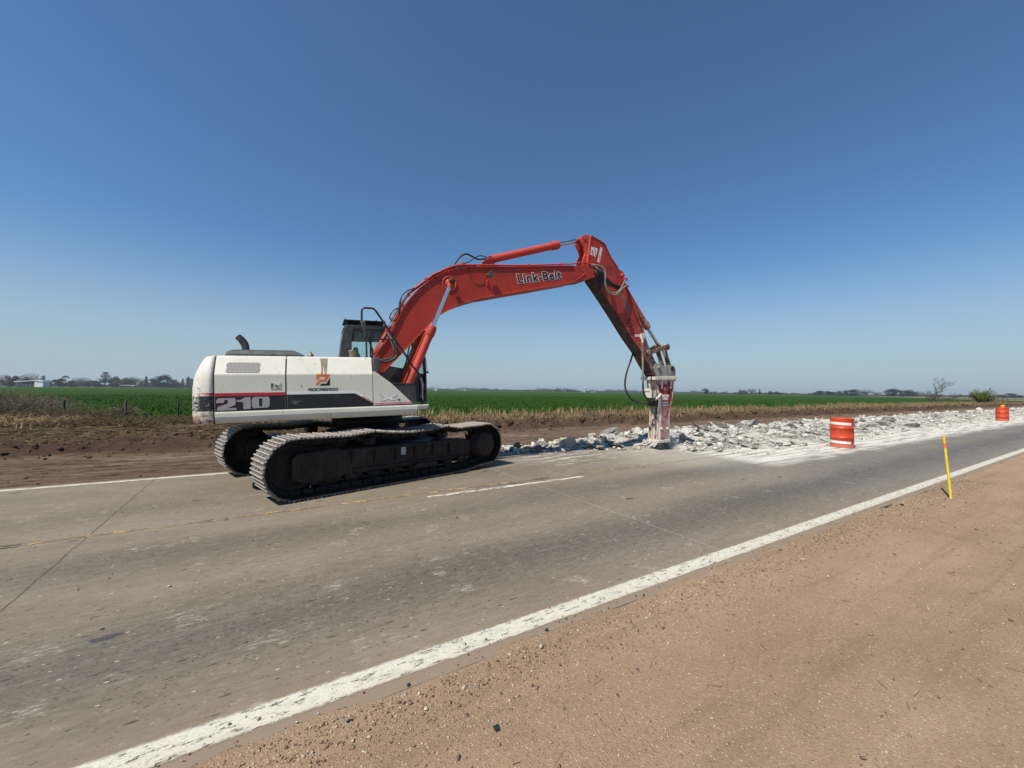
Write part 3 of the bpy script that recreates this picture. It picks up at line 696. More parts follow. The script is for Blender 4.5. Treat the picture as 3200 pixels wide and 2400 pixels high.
# crumbs lying on the concrete
N = 900
s0 = rng.uniform(-3, 12, N); t0 = np.where(rng.random(N) < .5, 2.13+np.abs(rng.normal(0, .12, N)), rng.uniform(2.1, 8, N)); size = np.exp(rng.normal(math.log(.006), .4, N)).clip(.003, .016)
scatter_rocks('road_grit', np.stack([s0, t0, size*.3+.003], -1), size, [M['stone_tan'], M['chunk'], M['tarbit']], rng.choice([0, 1, 2], N, p=[.5, .35, .15]))
N = 5200
s0 = 3+110*rng.random(N)**1.5; c0 = berm_c(s0); t0 = c0-.15+np.abs(rng.normal(0, 1.25, N)); cl = vnoise(s0*.9+3, t0*1.1)
k_ = cl+rng.normal(0, .1, N) > .42; s0, t0 = s0[k_], t0[k_]
size = np.exp(rng.normal(math.log(.065), .45, len(s0))).clip(.02, .17)
scatter_rocks('turned_clods', np.stack([s0, t0, z_soil(s0, t0)+size*.25], -1), size, [M['clod']], nv=12)
# soil clods on the graded strip and the berm
N = 3000
s0 = np.where(rng.random(N) < .5, rng.uniform(-22, 10, N), rng.uniform(8, 110, N)); c0 = berm_c(s0)
t0 = np.where(rng.random(N) < .25, rng.uniform(9.4, 13, N), c0-.9+np.abs(rng.normal(0, 1.1, N)))
size = np.exp(rng.normal(math.log(.028), .5, N)).clip(.010, .11)*np.where(t0 < c0-1, .45, 1)
scatter_rocks('soil_clods', np.stack([s0, t0, z_soil(s0, t0)+size*.2], -1), size, [M['clod']], nv=12)

# ------------------------------------------------------------------ broken concrete
def near_edge(s): return np.interp(s, [4.4, 5.6, 7.1, 8.9, 9.4, 9.8, 10.8, 14, 20, 40, 200], [8.9, 8.75, 8.1, 7.75, 7.7, 6.6, 5.8, 5.6, 5.9, 6.15, 6.2])
def far_edge(s): return np.interp(s, [4, 8, 11.5], [9.55, 9.9, 10.75])
def z_bed(s, t):
    e = near_edge(s)+fbm(s*.9, s*0+4, 3)*.35
    fe = far_edge(s)+fbm(s*1.1, s*0+8, 3)*.25
    k = sstep(e-.15, e+2.2, t)*sstep(fe, fe-.8, t)*sstep(4.3, 5.6, s)
    h = .09+.05*sstep(9, 14, s)
    return -.05+k*(h+.06)+(fbm(s*1.2, t*1.4, 4)*.11+np.abs(fbm(s*4, t*4, 3))*.08)*sstep(e, e+.8, t)*sstep(fe, fe-.6, t)-.12*sstep(fe-.1, fe+.1, t)
sv = np.unique(np.concatenate([np.arange(4.2, 26, .07), np.geomspace(26, 200, 260)])); tv = np.arange(5.2, 11.1, .09)
grid('rubble_bed', sv, tv, z_bed, M['bed'], kind='stuff', smooth=False)
N = 7000
s0 = 4.5+150*rng.random(N)**2.4; e0 = near_edge(s0); t0 = e0-.25+(far_edge(s0)-.1-e0+.25)*rng.random(N)**1.05
keep = (s0 > 9.6) | (t0 > e0+.55) | (rng.random(N) < .22); s0, t0 = s0[keep], t0[keep]; N = len(s0)
size = np.exp(rng.normal(math.log(.045), .75, N)).clip(.012, .19)*np.where(t0 < near_edge(s0)+.8, .6, 1)
scatter_rocks('small_rubble', np.stack([s0, t0, np.maximum(z_bed(s0, t0), 0)+size*.3], -1), size, [M['chunk']], squash=.75, nv=11)
# the 300 largest pieces are things of their own
chunk_meshes = []
for k in range(16):
    bm = rock_shape(500+k, 13, rnd.uniform(.16, .26) if k % 2 else rnd.uniform(.35, .6))
    bmesh.ops.subdivide_edges(bm, edges=bm.edges, cuts=2, use_grid_fill=True)
    q = random.Random(k)
    for v in bm.verts:
        nz = Vector((q.gauss(0, 1), q.gauss(0, 1), q.gauss(0, 1)))*.032
        v.co += nz
    me = bpy.data.meshes.new('concrete_chunk'); bm.to_mesh(me); bm.free(); me.materials.append(M['chunk']); chunk_meshes.append(me)
GC = 'broken concrete chunks heaped along the far lane'
LC = 'pale jagged chunk of broken concrete heaped in the rubble strip'
specials = [  # s, t, scale, label
    (11.1, 8.7, (.44, .34, .22), 'tall pale concrete chunk standing at the back of the rubble just right of the hammer'),
    (7.75, 8.15, (.20, .18, .17), 'white rounded concrete lump lying at the front, left of the hammer, on the road'),
    (7.2, 8.85, (.34, .28, .24), 'grey squarish concrete block tilted up in the shaded rubble left of the hammer'),
    (9.85, 6.80, (.20, .16, .18), 'white lumpy concrete chunk on the road right beside the chisel'),
    (22.2, 6.8, (.26, .22, .16), 'concrete chunk with a yellowish face just right of the white banded drum'),
    (17.2, 9.3, (.42, .34, .26), 'grey flat-topped slab piece behind and left of the white banded drum'),
    (25.0, 7.1, (.40, .18, .34), 'thin grey slab standing on edge to the right of the white banded drum')]
cnt = 0
def zone_label(s, t, sc, dark):
    sz = 'big' if sc[0] > .30 else ('small' if sc[0] < .16 else 'middling')
    tone = 'dark grey' if dark else 'pale'
    wh = 'between the tracks and the hammer' if s < 8.3 else 'right around the hammer' if s < 10.6 else 'front of the heap left of the banded drum' if s < 15 and t < 7.6 else 'back of the heap left of the banded drum' if s < 15 else 'just right of the banded drum' if s < 22 else 'midway between the two drums' if s < 36 else 'near or beyond the beacon drum'
    sh = 'flat' if sc[2] < .6*sc[1] else 'blocky'
    return f'{sz} {sh} {tone} concrete chunk, {wh}'
def put_chunk(s, t, z, sc, rot, label, grp, k):
    o = bpy.data.objects.new('concrete_chunk', chunk_meshes[k]); COL.objects.link(o)
    dark = label is None and rnd.random() < (.62 if s < 9.0 else .15)  # more dark pieces beside the tracks, painting in part of the shadow there
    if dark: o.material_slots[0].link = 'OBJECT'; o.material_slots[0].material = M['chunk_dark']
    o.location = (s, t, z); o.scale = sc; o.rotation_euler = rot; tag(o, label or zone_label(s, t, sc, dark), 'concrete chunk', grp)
for (s, t, sc, lb) in specials:
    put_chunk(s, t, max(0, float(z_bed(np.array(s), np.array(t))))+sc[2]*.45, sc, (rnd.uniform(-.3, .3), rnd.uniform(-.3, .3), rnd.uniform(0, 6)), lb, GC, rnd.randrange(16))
while cnt < 286:
    q = rnd.random(); s = 4.7+(22*q if rnd.random() < .55 else 62*q**1.2)
    e = float(near_edge(s)); t = e+.1+(float(far_edge(s))-.45-e)*rnd.random()**.85
    if 8.3 < s < 10.4 and t < 8.0: continue
    if abs(s-41) < .8 and t < 6.6: continue
    if abs(s-14.77) < .6 and t < 5.9: continue
    b = math.exp(rnd.gauss(math.log(.18), .45)); b = max(.09, min(.40, b))
    front = max(0, 1-(t-e)/1.1)
    b *= 1-.4*front
    if s < 9: b = min(b, .27)
    sc = (b*rnd.uniform(.9, 1.45), b*rnd.uniform(.7, 1.15), b*rnd.uniform(.5, .8))
    z = max(0, float(z_bed(np.array(s), np.array(t))))+sc[2]*.30
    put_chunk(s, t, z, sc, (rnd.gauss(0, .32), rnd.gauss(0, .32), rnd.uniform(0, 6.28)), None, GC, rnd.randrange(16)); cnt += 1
# ------------------------------------------------------------------ the excavator
# root frame: x forward along the boom, y to the machine's left, z up; parts are built directly in it
EX = empty('excavator', (1.668, 8.248, 0))
rz = HEAD-1.127
EX.rotation_mode = 'QUATERNION'
_tilt = Matrix.Rotation(rz, 4, 'Z') @ Matrix.Rotation(-.033, 4, 'Y') @ Matrix.Rotation(.006, 4, 'X')
EX.rotation_quaternion = _tilt.to_quaternion()
tag(EX, 'white and red crawler excavator with a long boom holding a hydraulic hammer on the road', 'excavator')
Mroot = Matrix.Translation((1.668, 8.248, 0)) @ _tilt
Mtrk = Matrix.Translation((1.668, 8.248, 0)) @ Matrix.Rotation(R(15.48), 4, 'Z')
Mloc = Mroot.inverted() @ Mtrk
def decal(name, poly, w, mat, parent, th=.003, **k):
    m = MB(); m.prism(poly, w-th, w); return m.build(name, mat, parent)

M['sticker_paper'] = plain('paper_sticker', (.36, .35, .33), .6, var=.5, scale=40); M['yellow_st'] = plain('yellow_sticker', (.6, .4, .05), .5)
# --- undercarriage
PITCH = .19
def track_path():
    P = []
    def arc(c, r, a0, a1, n):
        for k in range(n+1):
            a = R(a0+(a1-a0)*k/n); P.append((c[0]+r*math.cos(a), c[1]+r*math.sin(a)))
    # shoe plate line, going round: bottom forward, up the sprocket end, back along the top
    P.append((-1.78, .035)); P.append((0, .035)); P.append((.95, .035)); P.append((1.35, .055)); P.append((1.62, .10))
    arc((1.80, .485), .405, -62, 84, 14)
    P.append((1.45, .868)); P.append((1.1, .855)); P.append((.78, .905)); P.append((.4, .865)); P.append((0, .845)); P.append((-.35, .865)); P.append((-.68, .905))
    P.append((-1.1, .865)); P.append((-1.5, .872))
    arc((-1.80, .455), .420, 92, 266, 18)
    return P
tp = track_path()
def resample(P, n):
    P = P+[P[0]]; d = [0]
    for a, b in zip(P[:-1], P[1:]): d.append(d[-1]+math.dist(a, b))
    L = d[-1]; out = []
    for k in range(n):
        s = L*k/n; i = max(j for j in range(len(d)-1) if d[j] <= s); f = (s-d[i])/(d[i+1]-d[i])
        p = [P[i][q]*(1-f)+P[i+1][q]*f for q in (0, 1)]
        s2 = (s+.03) % L; j2 = max(j for j in range(len(d)-1) if d[j] <= s2); f2 = (s2-d[j2])/(d[j2+1]-d[j2])
        p2 = [P[j2][q]*(1-f2)+P[j2+1][q]*f2 for q in (0, 1)]
        s3 = (s-.03) % L; j3 = max(j for j in range(len(d)-1) if d[j] <= s3); f3 = (s3-d[j3])/(d[j3+1]-d[j3])
        p3 = [P[j3][q]*(1-f3)+P[j3+1][q]*f3 for q in (0, 1)]
        out.append((p, math.atan2(p2[1]-p3[1], p2[0]-p3[0])))
    return out, L
_, LT = resample(tp, 10); NSH = round(LT/.186); shoes, LT = resample(tp, NSH); PITCH = LT/NSH
sh = MB()       # local x along travel, z outwards (so the plate lies towards +z)
hp = PITCH/2
prof = [(-hp-.012, -.004), (-hp+.004, .010), (-hp+.010, .034), (-hp+.030, .036), (-hp+.042, .012), (-.012, .010), (-.008, .030), (.010, .030), (.014, .010), (hp-.042, .010), (hp-.038, .030), (hp-.020, .030), (hp-.016, .008), (hp+.002, .000), (hp+.002, -.008), (-hp-.012, -.012)]
sh.prism(prof, -.30, .30)
for yy in (-.075, .075):
    for xx in (-.052, .048): sh.m = 1; sh.box((xx, yy, .013), (.028, .036, .010))
sh.m = 1
for yy in (-.09, .09): sh.box((0, yy, -.052), (PITCH*.88, .035, .075))
shoe_me = None
def make_track(wc, side):
    tk = bpy.data.objects.new('track', None); COL.objects.link(tk); tk.parent = EX
    tk.matrix_local = Mloc @ Matrix.Translation((0, wc, 0)); out = -1 if side == 'r' else 1
    def P(name, m, mat, **k): return m.build(name, mat, tk, **k)
    global shoe_me
    for i, (p, a) in enumerate(shoes):
        if shoe_me is None:
            o = sh.build('track_shoe', [M['shoe'], M['gap']], tk, bevel=.003, seg=1); shoe_me = o.data
        else:
            o = link('track_shoe', shoe_me, tk); b = o.modifiers.new('bevel', 'BEVEL'); b.width = .003; b.segments = 1; b.limit_method = 'ANGLE'
        # travel direction angle a; the outward side is to the right of travel
        X = Vector((math.cos(a), 0, math.sin(a))); Zo = Vector((math.sin(a), 0, -math.cos(a))); Y = Zo.cross(X)
        j = rnd.uniform(-.003, .003)
        o.matrix_local = Matrix(((X.x, Y.x, Zo.x, p[0]), (X.y, Y.y, Zo.y, j), (X.z, Y.z, Zo.z, p[1]), (0, 0, 0, 1)))
    # frame
    f = MB(); y0, y1 = -.17*out, .19*out
    ya, yb = min(y0, y1), max(y0, y1)
    f.prism([(-1.42, .30), (-1.42, .62), (-1.2, .66), (.9, .66), (1.42, .62), (1.47, .52), (1.44, .33), (1.0, .27), (-1.0, .25)], ya, yb)
    fo = P('track_frame', f, M['under'], bevel=.03)
    f = MB(); f.prism([(-1.86, .30), (-1.86, .60), (-1.80, .66), (-1.18, .69), (-1.14, .24), (-1.70, .22)], ya-.015, yb+.015); f.build('idler_yoke', M['under'], fo, bevel=.02)
    f = MB()
    for k in range(6): f.span((-1.0+k*.38, out*.19, .40), (-1.0+k*.38+.018, out*.225, .60))
    f.span((-.98, out*.19, .31), (1.2, out*.235, .335)); f.build('frame_rib', M['under'], fo)
    f = MB(); f.prism([(.10, .215), (.62, .215), (.58, .30), (.14, .30)], out*.24 if out > 0 else -.27, .27 if out > 0 else -.24); f.build('chain_guard', M['under'], fo, bevel=.01)
    if out < 0:
        f = MB(); f.span((-.13, -.2035, .47), (-.04, -.201, .60)); f.build('warning_label', M['sticker_paper'], fo)
    for k in range(7):
        f = MB(); x = -1.02+k*.36; yy_ = out*.19; f.cyl((x, yy_, .56), (x, yy_+out*.022, .56), .020, 6); f.build('frame_bolt', M['rusty'], fo)
    # idler
    f = MB(); f.lathe([(.0, -.13), (.07, -.13), (.08, -.08), (.28, -.06), (.30, -.10), (.335, -.08), (.345, -.045), (.39, -.04), (.39, .04), (.345, .045), (.335, .08), (.30, .10), (.28, .06), (.08, .08), (.07, .13), (0, .13)], (-1.80, 0, .455), 44, 'y')
    P('idler_wheel', f, M['under'])
    # sprocket with teeth and the final drive
    f = MB(); n = 21; ring = []
    for k in range(n*4):
        a = 2*PI*k/(n*4); rr = (.315, .315, .365, .365)[k % 4]; ring.append((1.80+rr*math.cos(a), .485+rr*math.sin(a)))
    f.prism(ring, -.035, .035); sp = P('sprocket', f, M['under'])
    f = MB(); f.lathe([(0, .05*out), (.30, .05*out), (.30, .12*out), (.275, .13*out), (.265, .20*out), (.25, .235*out), (.235, .265*out), (.21, .278*out), (0, .28*out)], (1.80, 0, .485), 44, 'y')
    fd = f.build('final_drive', M['rusty'], sp)
    for k in range(8):
        x = -1.33+k*.375; f = MB(); zc = .235+(.02 if x > 1.2 else 0)
        f.lathe([(0, -.20), (.05, -.20), (.05, -.15), (.10, -.15), (.10, -.115), (.078, -.11), (.078, .11), (.10, .115), (.10, .15), (.05, .15), (.05, .20), (0, .20)], (x, 0, zc), 24, 'y')
        P('track_roller', f, M['under'])
    for x in (-.68, .78):
        f = MB(); f.lathe([(0, -.17), (.055, -.17), (.065, -.15), (.085, -.14), (.085, .14), (.065, .15), (.055, .17), (0, .17)], (x, 0, .76), 24, 'y'); f.span((x-.05, -.03, .6), (x+.05, .03, .76))
        f.lathe([(.055, .17*out), (.06, .235*out), (.045, .25*out), (0, .25*out)], (x, 0, .76), 20, 'y')
        P('carrier_roller', f, M['under'])
    return tk
make_track(-1.195, 'r'); make_track(1.195, 'l')
f = MB()
f.prism([(-.62, .50), (-.62, .78), (-.3, .88), (.3, .88), (.62, .78), (.62, .50), (.3, .42), (-.3, .42)], -.62, .62)
for sx_ in (-1, 1):
    for sy_ in (-1, 1):
        a = Vector((sx_*.45, sy_*.5, .66)); b = Vector((sx_*.82, sy_*1.02, .50)); f.loft([[a+Vector((dx, 0, dz)) for dx, dz in ((-.16, -.14), (.16, -.14), (.16, .14), (-.16, .14))], [b+Vector((dx, 0, dz)) for dx, dz in ((-.16, -.1), (.16, -.1), (.16, .1), (-.16, .1))]])
o = f.build('car_body', M['under'], EX, bevel=.02); o.matrix_local = Mloc
f = MB(); f.lathe([(0, .86), (.60, .86), (.60, .95), (.66, .96), (.66, 1.06), (.55, 1.07), (.55, 1.16), (0, 1.16)], n=48)
f.build('slewing_ring', M['gap'], EX)

# --- upper structure
f = MB()
f.prism([(-2.2, 1.14), (-2.2, 1.30), (.62, 1.30), (.66, 1.15)], -1.27, 1.27)
f.span((-2.235, -1.30, 1.25), (-.03, 1.26, 1.84)); f.span((-2.235, -1.10, 1.84), (-.03, 1.10, 2.115)); f.span((-.03, -.45, 1.28), (.4, .3, 1.7))
f.span((.3, -.42, 1.28), (.78, .34, 1.42))
f.build('revolving_frame', M['gap'], EX)
XS = [(-1.36, 1.326), (-1.36, 1.852), (-1.355, 1.872), (-1.212, 2.118), (-1.195, 2.140), (-1.17, 2.152), (-.80, 2.160), (-.80, 2.12), (-1.16, 2.11), (-1.32, 1.84), (-1.32, 1.326)]
def side_panel(name, u0, u1, sgn=1):
    m = MB(); rings = [[Vector((u, sgn*y, z)) for (y, z) in XS] for u in (u0, u1)]; m.loft(rings)
    return m.build(name, M['white'], EX, bevel=.006)
eng = side_panel('engine_door', -2.214, -1.326); pump = side_panel('pump_door', -1.306, -.052)
side_panel('engine_door', -2.190, -1.326, -1); side_panel('battery_door', -1.306, -.52, -1)
f = MB(); f.span((-2.19, -.80, 2.12), (-.05, .80, 2.158)); f.build('top_deck', M['white'], EX, bevel=.006)
# door dressing
yS = -1.36
m = MB(); m.prism([(-2.211, 1.552), (-1.328, 1.548), (-1.328, 1.590), (-2.211, 1.594)], yS-.003, yS); m.build('red_stripe', M['sticker_red'], eng)
m = MB(); m.prism([(-2.211, 1.330), (-1.328, 1.328), (-1.328, 1.546), (-2.211, 1.550)], yS-.003, yS); m.build('black_stripe', M['band'], eng)
m = MB(); m.prism([(-1.304, 1.552), (-.374, 1.549), (-.318, 1.545), (-.054, 1.378), (-.054, 1.418), (-.300, 1.578), (-.36, 1.589), (-1.304, 1.592)], yS-.003, yS); m.build('pale_stripe', M['sticker_white'], pump)
m = MB(); m.prism([(-.22, 1.4845), (-.054, 1.3785), (-.054, 1.404), (-.20, 1.500)], yS-.0045, yS-.0035); m.build('pink_stripe', M['pink'], pump)
m = MB(); m.prism([(-1.304, 1.328), (-.054, 1.328), (-.054, 1.375), (-.320, 1.543), (-.376, 1.547), (-1.304, 1.550)], yS-.003, yS); m.build('black_stripe', M['band'], pump)
# perforated vent, cut into the sloping face
def on_slope(u, k, off=0.0):      # k 0..1 up the sloping face of the door
    y = -1.355+k*(.143); z = 1.872+k*(.246); nrm = Vector((0, -.865, .503)); return Vector((u, y, z))+nrm*off
m = MB(); oct_ = [(-2.07, .07), (-2.085, .16), (-2.072, .36), (-2.086, .55), (-2.06, .70), (-1.68, .70), (-1.655, .6), (-1.668, .4), (-1.655, .2), (-1.675, .07)]
m.loft([[on_slope(u, k, .001) for u, k in oct_], [on_slope(u, k, .004) for u, k in oct_]]); m.build('vent_grille', M['grille'], eng)
m = MB(); m.span((-1.521, yS-.006, 1.644), (-1.381, yS, 1.650)); m.span((-1.521, yS-.006, 1.726), (-1.381, yS, 1.732)); m.span((-1.521, yS-.006, 1.650), (-1.515, yS, 1.726)); m.span((-1.387, yS-.006, 1.650), (-1.381, yS, 1.726))
m.span((-1.478, yS-.007, 1.651), (-1.392, yS, 1.725)); m.m = 1; m.span((-1.515, yS-.0015, 1.650), (-1.478, yS, 1.726)); m.span((-1.392, yS-.0015, 1.650), (-1.387, yS, 1.726)); m.cyl((-1.447, yS-.012, 1.690), (-1.447, yS, 1.690), .019, 20)
m.build('door_latch', [M['white'], M['steel']], eng)
# number 210 : silver with a red edge
z5 = lambda x, y: (-2.198+(x-393)*.000752, 1.518-(y-870)*.000925)
G2 = [(400, 905), (425, 873), (680, 868), (708, 892), (708, 962), (690, 985), (560, 1028), (716, 1028), (718, 1058), (410, 1062), (412, 1020), (432, 1000), (570, 960), (583, 945), (583, 905), (572, 895), (530, 896), (522, 942), (396, 942)]
G1 = [(725, 905), (790, 903), (865, 862), (953, 860), (955, 1048), (832, 1050), (832, 945), (815, 932), (725, 930)]
G0 = [(973, 905), (1000, 864), (1250, 859), (1275, 885), (1275, 1010), (1243, 1038), (1003, 1040), (975, 1010)]
yB = yS-.003
for gl in (G2, G1, G0):
    P_ = [z5(*p) for p in gl]; m = MB(); m.prism(P_, yB-.003, yB); m.m = 1; m.tube([(p[0], yB-.0005, p[1]) for p in P_+[P_[0]]], .0028, 6)
    if gl is G0: m.m = 2; m.prism([z5(*p) for p in [(1095, 887), (1148, 885), (1148, 1010), (1095, 1012)]], yB-.0045, yB-.0032)
    m.build('number_sticker', [M['silver'], M['sticker_red'], M['ink']], eng)
# company mark and lettering on the pump door
zr = lambda x, y: (-.897+(x-1385)*.000625, 1.860-(y-205)*.00066)
m = MB(); m.prism([zr(*p) for p in [(1385, 205), (1700, 200), (1605, 375), (1490, 378), (1395, 470), (1385, 462), (1385, 408), (1465, 327), (1565, 324), (1590, 250), (1450, 252), (1440, 295), (1388, 335)]], yS-.003, yS)
m.m = 1; m.prism([zr(*p) for p in [(1697, 288), (1697, 470), (1460, 472), (1505, 428), (1620, 425)]], yS-.003, yS); m.build('company_mark', [M['orange'], M['ink']], pump)
GL = {'R': [[(0, 0), (0, 1), (.82, 1), (1, .82), (1, .5), (.0, .45)], [(.55, .45), (1, 0)]], 'O': [[(0, 0), (0, .85), (.15, 1), (1, 1), (1, .15), (.85, 0), (0, 0)]], 'C': [[(1, 1), (0, 1), (0, 0), (1, 0)]],
      'A': [[(0, 0), (0, .85), (.15, 1), (1, 1), (1, 0)], [(0, .4), (1, .4)]], 'B': [[(0, 0), (0, 1), (.9, 1), (.9, .55), (0, .52)], [(.9, .55), (1, .45), (1, 0), (0, 0)]], 'D': [[(0, 0), (0, 1), (.85, 1), (1, .85), (1, 0), (0, 0)]]}
def stroke_text(name, txt, origin, du, dv, ht, wd, gap, th, mat, parent, y, thick=.003):
    """letters as flat strokes; du, dv unit vectors (u,z)"""
    m = MB(); x0 = 0
    for ch in txt:
        for pl in GL[ch]:
            for (a, b) in zip(pl[:-1], pl[1:]):
                A = Vector((x0+a[0]*wd, a[1]*ht)); B = Vector((x0+b[0]*wd, b[1]*ht)); d = (B-A).normalized(); nn = Vector((-d.y, d.x))*th/2; e = d*th*.5
                q = [A-e-nn, B+e-nn, B+e+nn, A-e+nn]
                Q = [(origin[0]+p.x*du[0]+p.y*dv[0], origin[1]+p.x*du[1]+p.y*dv[1]) for p in q]; off = rnd.uniform(0, .0004)
                m.prism(Q, y-thick-off, y)
        x0 += wd+gap
    return m.build(name, mat, parent)
stroke_text('company_lettering', 'ROCABADO', (-1.006, 1.602), (1, 0), (0, 1), .036, .038, .0155, .0085, M['ink'], pump, yS)
# brown spill and chips
m = MB(); K = [(-.840, 1.02), (-.725, 1.02), (-.735, .5), (-.750, -.04), (-.775, -.08), (-.785, .35), (-.79, .55), (-.795, .3), (-.80, -.07), (-.83, -.03), (-.822, .5)]
m.loft([[on_slope(u, k, .0006) for u, k in K], [on_slope(u, k, .002) for u, k in K]]); m.build('spill_stain', M['stain'], pump)
# lower skirt and front corner
SK = [(-1.365, 1.322), (-1.372, 1.300), (-1.372, 1.245), (-1.352, 1.185), (-1.325, 1.152), (-1.30, 1.148), (-1.28, 1.16), (-1.28, 1.318)]
def skirt(sg):
    m = MB(); rr = [[Vector((-2.214, sg*y, z)) for y, z in SK], [Vector((.665+(z-1.148)*.20, sg*y, z)) for y, z in SK]]
    rr.append([Vector((.885+(z-1.26)*.3 if z > 1.2 else .72, sg*(y+.10 if z < 1.2 else y+.06), min(z, 1.316) if z > 1.24 else 1.235+(z-1.148)*.3)) for y, z in SK])
    m.loft(rr); return m.build('side_skirt', M['white'], EX, bevel=.004)
skirt(1); skirt(-1)
m = MB(); m.prism([(-.040, 1.330), (-.040, 1.90), (-.010, 1.905), (.096, 1.824), (.254, 1.701), (.353, 1.603), (.453, 1.503), (.607, 1.352), (.612, 1.330)], -1.36, -1.315)
tri = m.build('storage_cover', M['white'], EX, bevel=.005)
m = MB(); m.prism([(-.036, 1.378), (.568, 1.384), (.600, 1.352), (-.012, 1.345)], -1.363, -1.36); m.build('pink_stripe', M['pink'], tri)
m = MB(); m.prism([(-.036, 1.331), (.612, 1.331), (.603, 1.344), (-.036, 1.336)], -1.363, -1.36); m.build('black_stripe', M['band'], tri)
X_ = [(.067, 1.507), (.150, 1.506), (.200, 1.476), (.272, 1.503), (.351, 1.500), (.255, 1.455), (.325, 1.414), (.245, 1.414), (.195, 1.438), (.130, 1.413), (.066, 1.413), (.150, 1.460)]
m = MB(); m.m = 1; m.tube([(p[0], -1.3605, p[1]) for p in X_+[X_[0]]], .0032, 6); m.m = 0; m.prism(X_, -1.364, -1.36)
m.m = 1; m.tube([(.345, -1.361, 1.430), (.362, -1.361, 1.434), (.395, -1.361, 1.433), (.392, -1.361, 1.424), (.352, -1.361, 1.416), (.350, -1.361, 1.411), (.395, -1.361, 1.412)], .003, 6)
m.build('model_sticker', [M['sticker_white'], M['ink']], tri)
m = MB(); m.prism([(.25, 1.32), (.25, 1.686), (.640, 1.686), (.675, 1.655), (.690, 1.325)], -1.31, -.80); m.prism([(.25, 1.690), (.25, 1.712), (.655, 1.703), (.655, 1.690)], -1.32, -.79)
m.build('tool_box', M['cab'], EX, bevel=.012)
m = MB(); m.prism([(-.030, 1.87), (-.030, 2.150), (.060, 2.145), (.085, 2.05), (.085, 1.95), (.03, 1.87)], -1.315, -1.16); m.build('tank_end_cover', M['hood'], EX, bevel=.02)
m = MB(); m.span((-.04, -1.15, 1.32), (.25, -.45, 1.72)); m.span((.24, -.80, 1.30), (.66, -.46, 1.42)); m.build('front_step', M['black'], EX)

# counterweight
plan = [(-2.235, -1.355), (-2.30, -1.352), (-2.38, -1.335), (-2.45, -1.29), (-2.505, -1.20), (-2.545, -1.06), (-2.575, -.85), (-2.60, -.55), (-2.61, -.25), (-2.612, 0)]
plan = plan+[(u, -w) for u, w in plan[-2::-1]]
lev = [(1.115, .13), (1.130, .06), (1.18, .012), (1.27, 0), (1.50, .0), (1.67, .006), (1.80, .022), (1.90, .050), (1.985, .085), (2.05, .115), (2.10, .145), (2.135, .175), (2.155, .215), (2.163, .27), (2.165, .40)]
rings = []
for z, ins in lev:
    rg = []
    for i, (u, w) in enumerate(plan):
        a = Vector(plan[max(i-1, 0)]); b = Vector(plan[min(i+1, len(plan)-1)]); t = (b-a).normalized(); nn = Vector((t.y, -t.x))   # inwards
        if nn.x < 0: nn = -nn
        du, dw = nn.x*ins, (-math.copysign(1, w)*abs(nn.y)*ins if abs(w) > .01 else 0)
        rg.append(Vector((min(u+du, -2.235), w+dw, z)))
    rings.append(rg)
m = MB(); m.loft(rings, caps=True, smooth=True)
m.build('counterweight', M['cw'], EX)
m = MB(); m.tube([(-2.2245, y, z) for y, z in [(-1.345, 1.15), (-1.345, 1.86), (-1.19, 2.12), (-1.15, 2.140), (-.9, 2.148)]], .009, 6); m.build('seam_gap_fill', M['gap'], EX)  # black tube added to show the shade inside the open seam

# engine hood, exhaust, filler caps
def inset_ring(x0, x1, y0, y1, z, ch):
    return [Vector(p) for p in [(x0+ch, y0, z), (x1-ch, y0, z), (x1, y0+ch, z), (x1, y1-ch, z), (x1-ch, y1, z), (x0+ch, y1, z), (x0, y1-ch, z), (x0, y0+ch, z)]]
m = MB(); m.loft([inset_ring(-2.215, -1.06, -.72, .72, 2.160, .03), inset_ring(-2.205, -1.10, -.71, .71, 2.215, .04), inset_ring(-2.175, -1.19, -.68, .68, 2.262, .05), inset_ring(-2.13, -1.24, -.62, .62, 2.290, .06), inset_ring(-2.06, -1.32, -.5, .5, 2.298, .06)])
hood = m.build('engine_hood', M['hood'], EX, bevel=.012)
m = MB()
for a, b in ((-2.07, -1.86), (-1.60, -1.40)): m.prism([(a, 2.163), (a+.03, 2.188), (b-.03, 2.188), (b, 2.163)], -.728, -.70)
m.build('hood_slot', M['gap'], hood, bevel=.003)
ex_ = [(-1.955, -.5, 2.27), (-1.955, -.5, 2.33), (-1.966, -.5, 2.385), (-1.992, -.5, 2.435), (-2.025, -.5, 2.478), (-2.062, -.5, 2.515)]
m = MB(); P_ = smooth_path(ex_, 4); rr_ = [.056-.012*max(0, k/len(P_)-.55) for k in range(len(P_))]; m.tube(P_, rr_, 20, caps=False); m.m = 1; m.tube(P_, [q_-.004 for q_ in rr_], 20, caps=False)
eo = m.build('exhaust_pipe', [M['exhaust'], M['gap']], EX)
m = MB(); m.lathe([(.045, 2.155), (.045, 2.200), (.030, 2.205), (.030, 2.215), (.016, 2.218), (.016, 2.245), (0, 2.245)], (-.98, -1.0, 0), 16); m.build('breather_cap', M['steel'], EX)
m = MB(); m.lathe([(.052, 2.155), (.050, 2.245), (.064, 2.250), (.064, 2.275), (.050, 2.285), (0, 2.287)], (-.335, -1.0, 0), 20); m.build('filler_neck', M['steel'], EX)

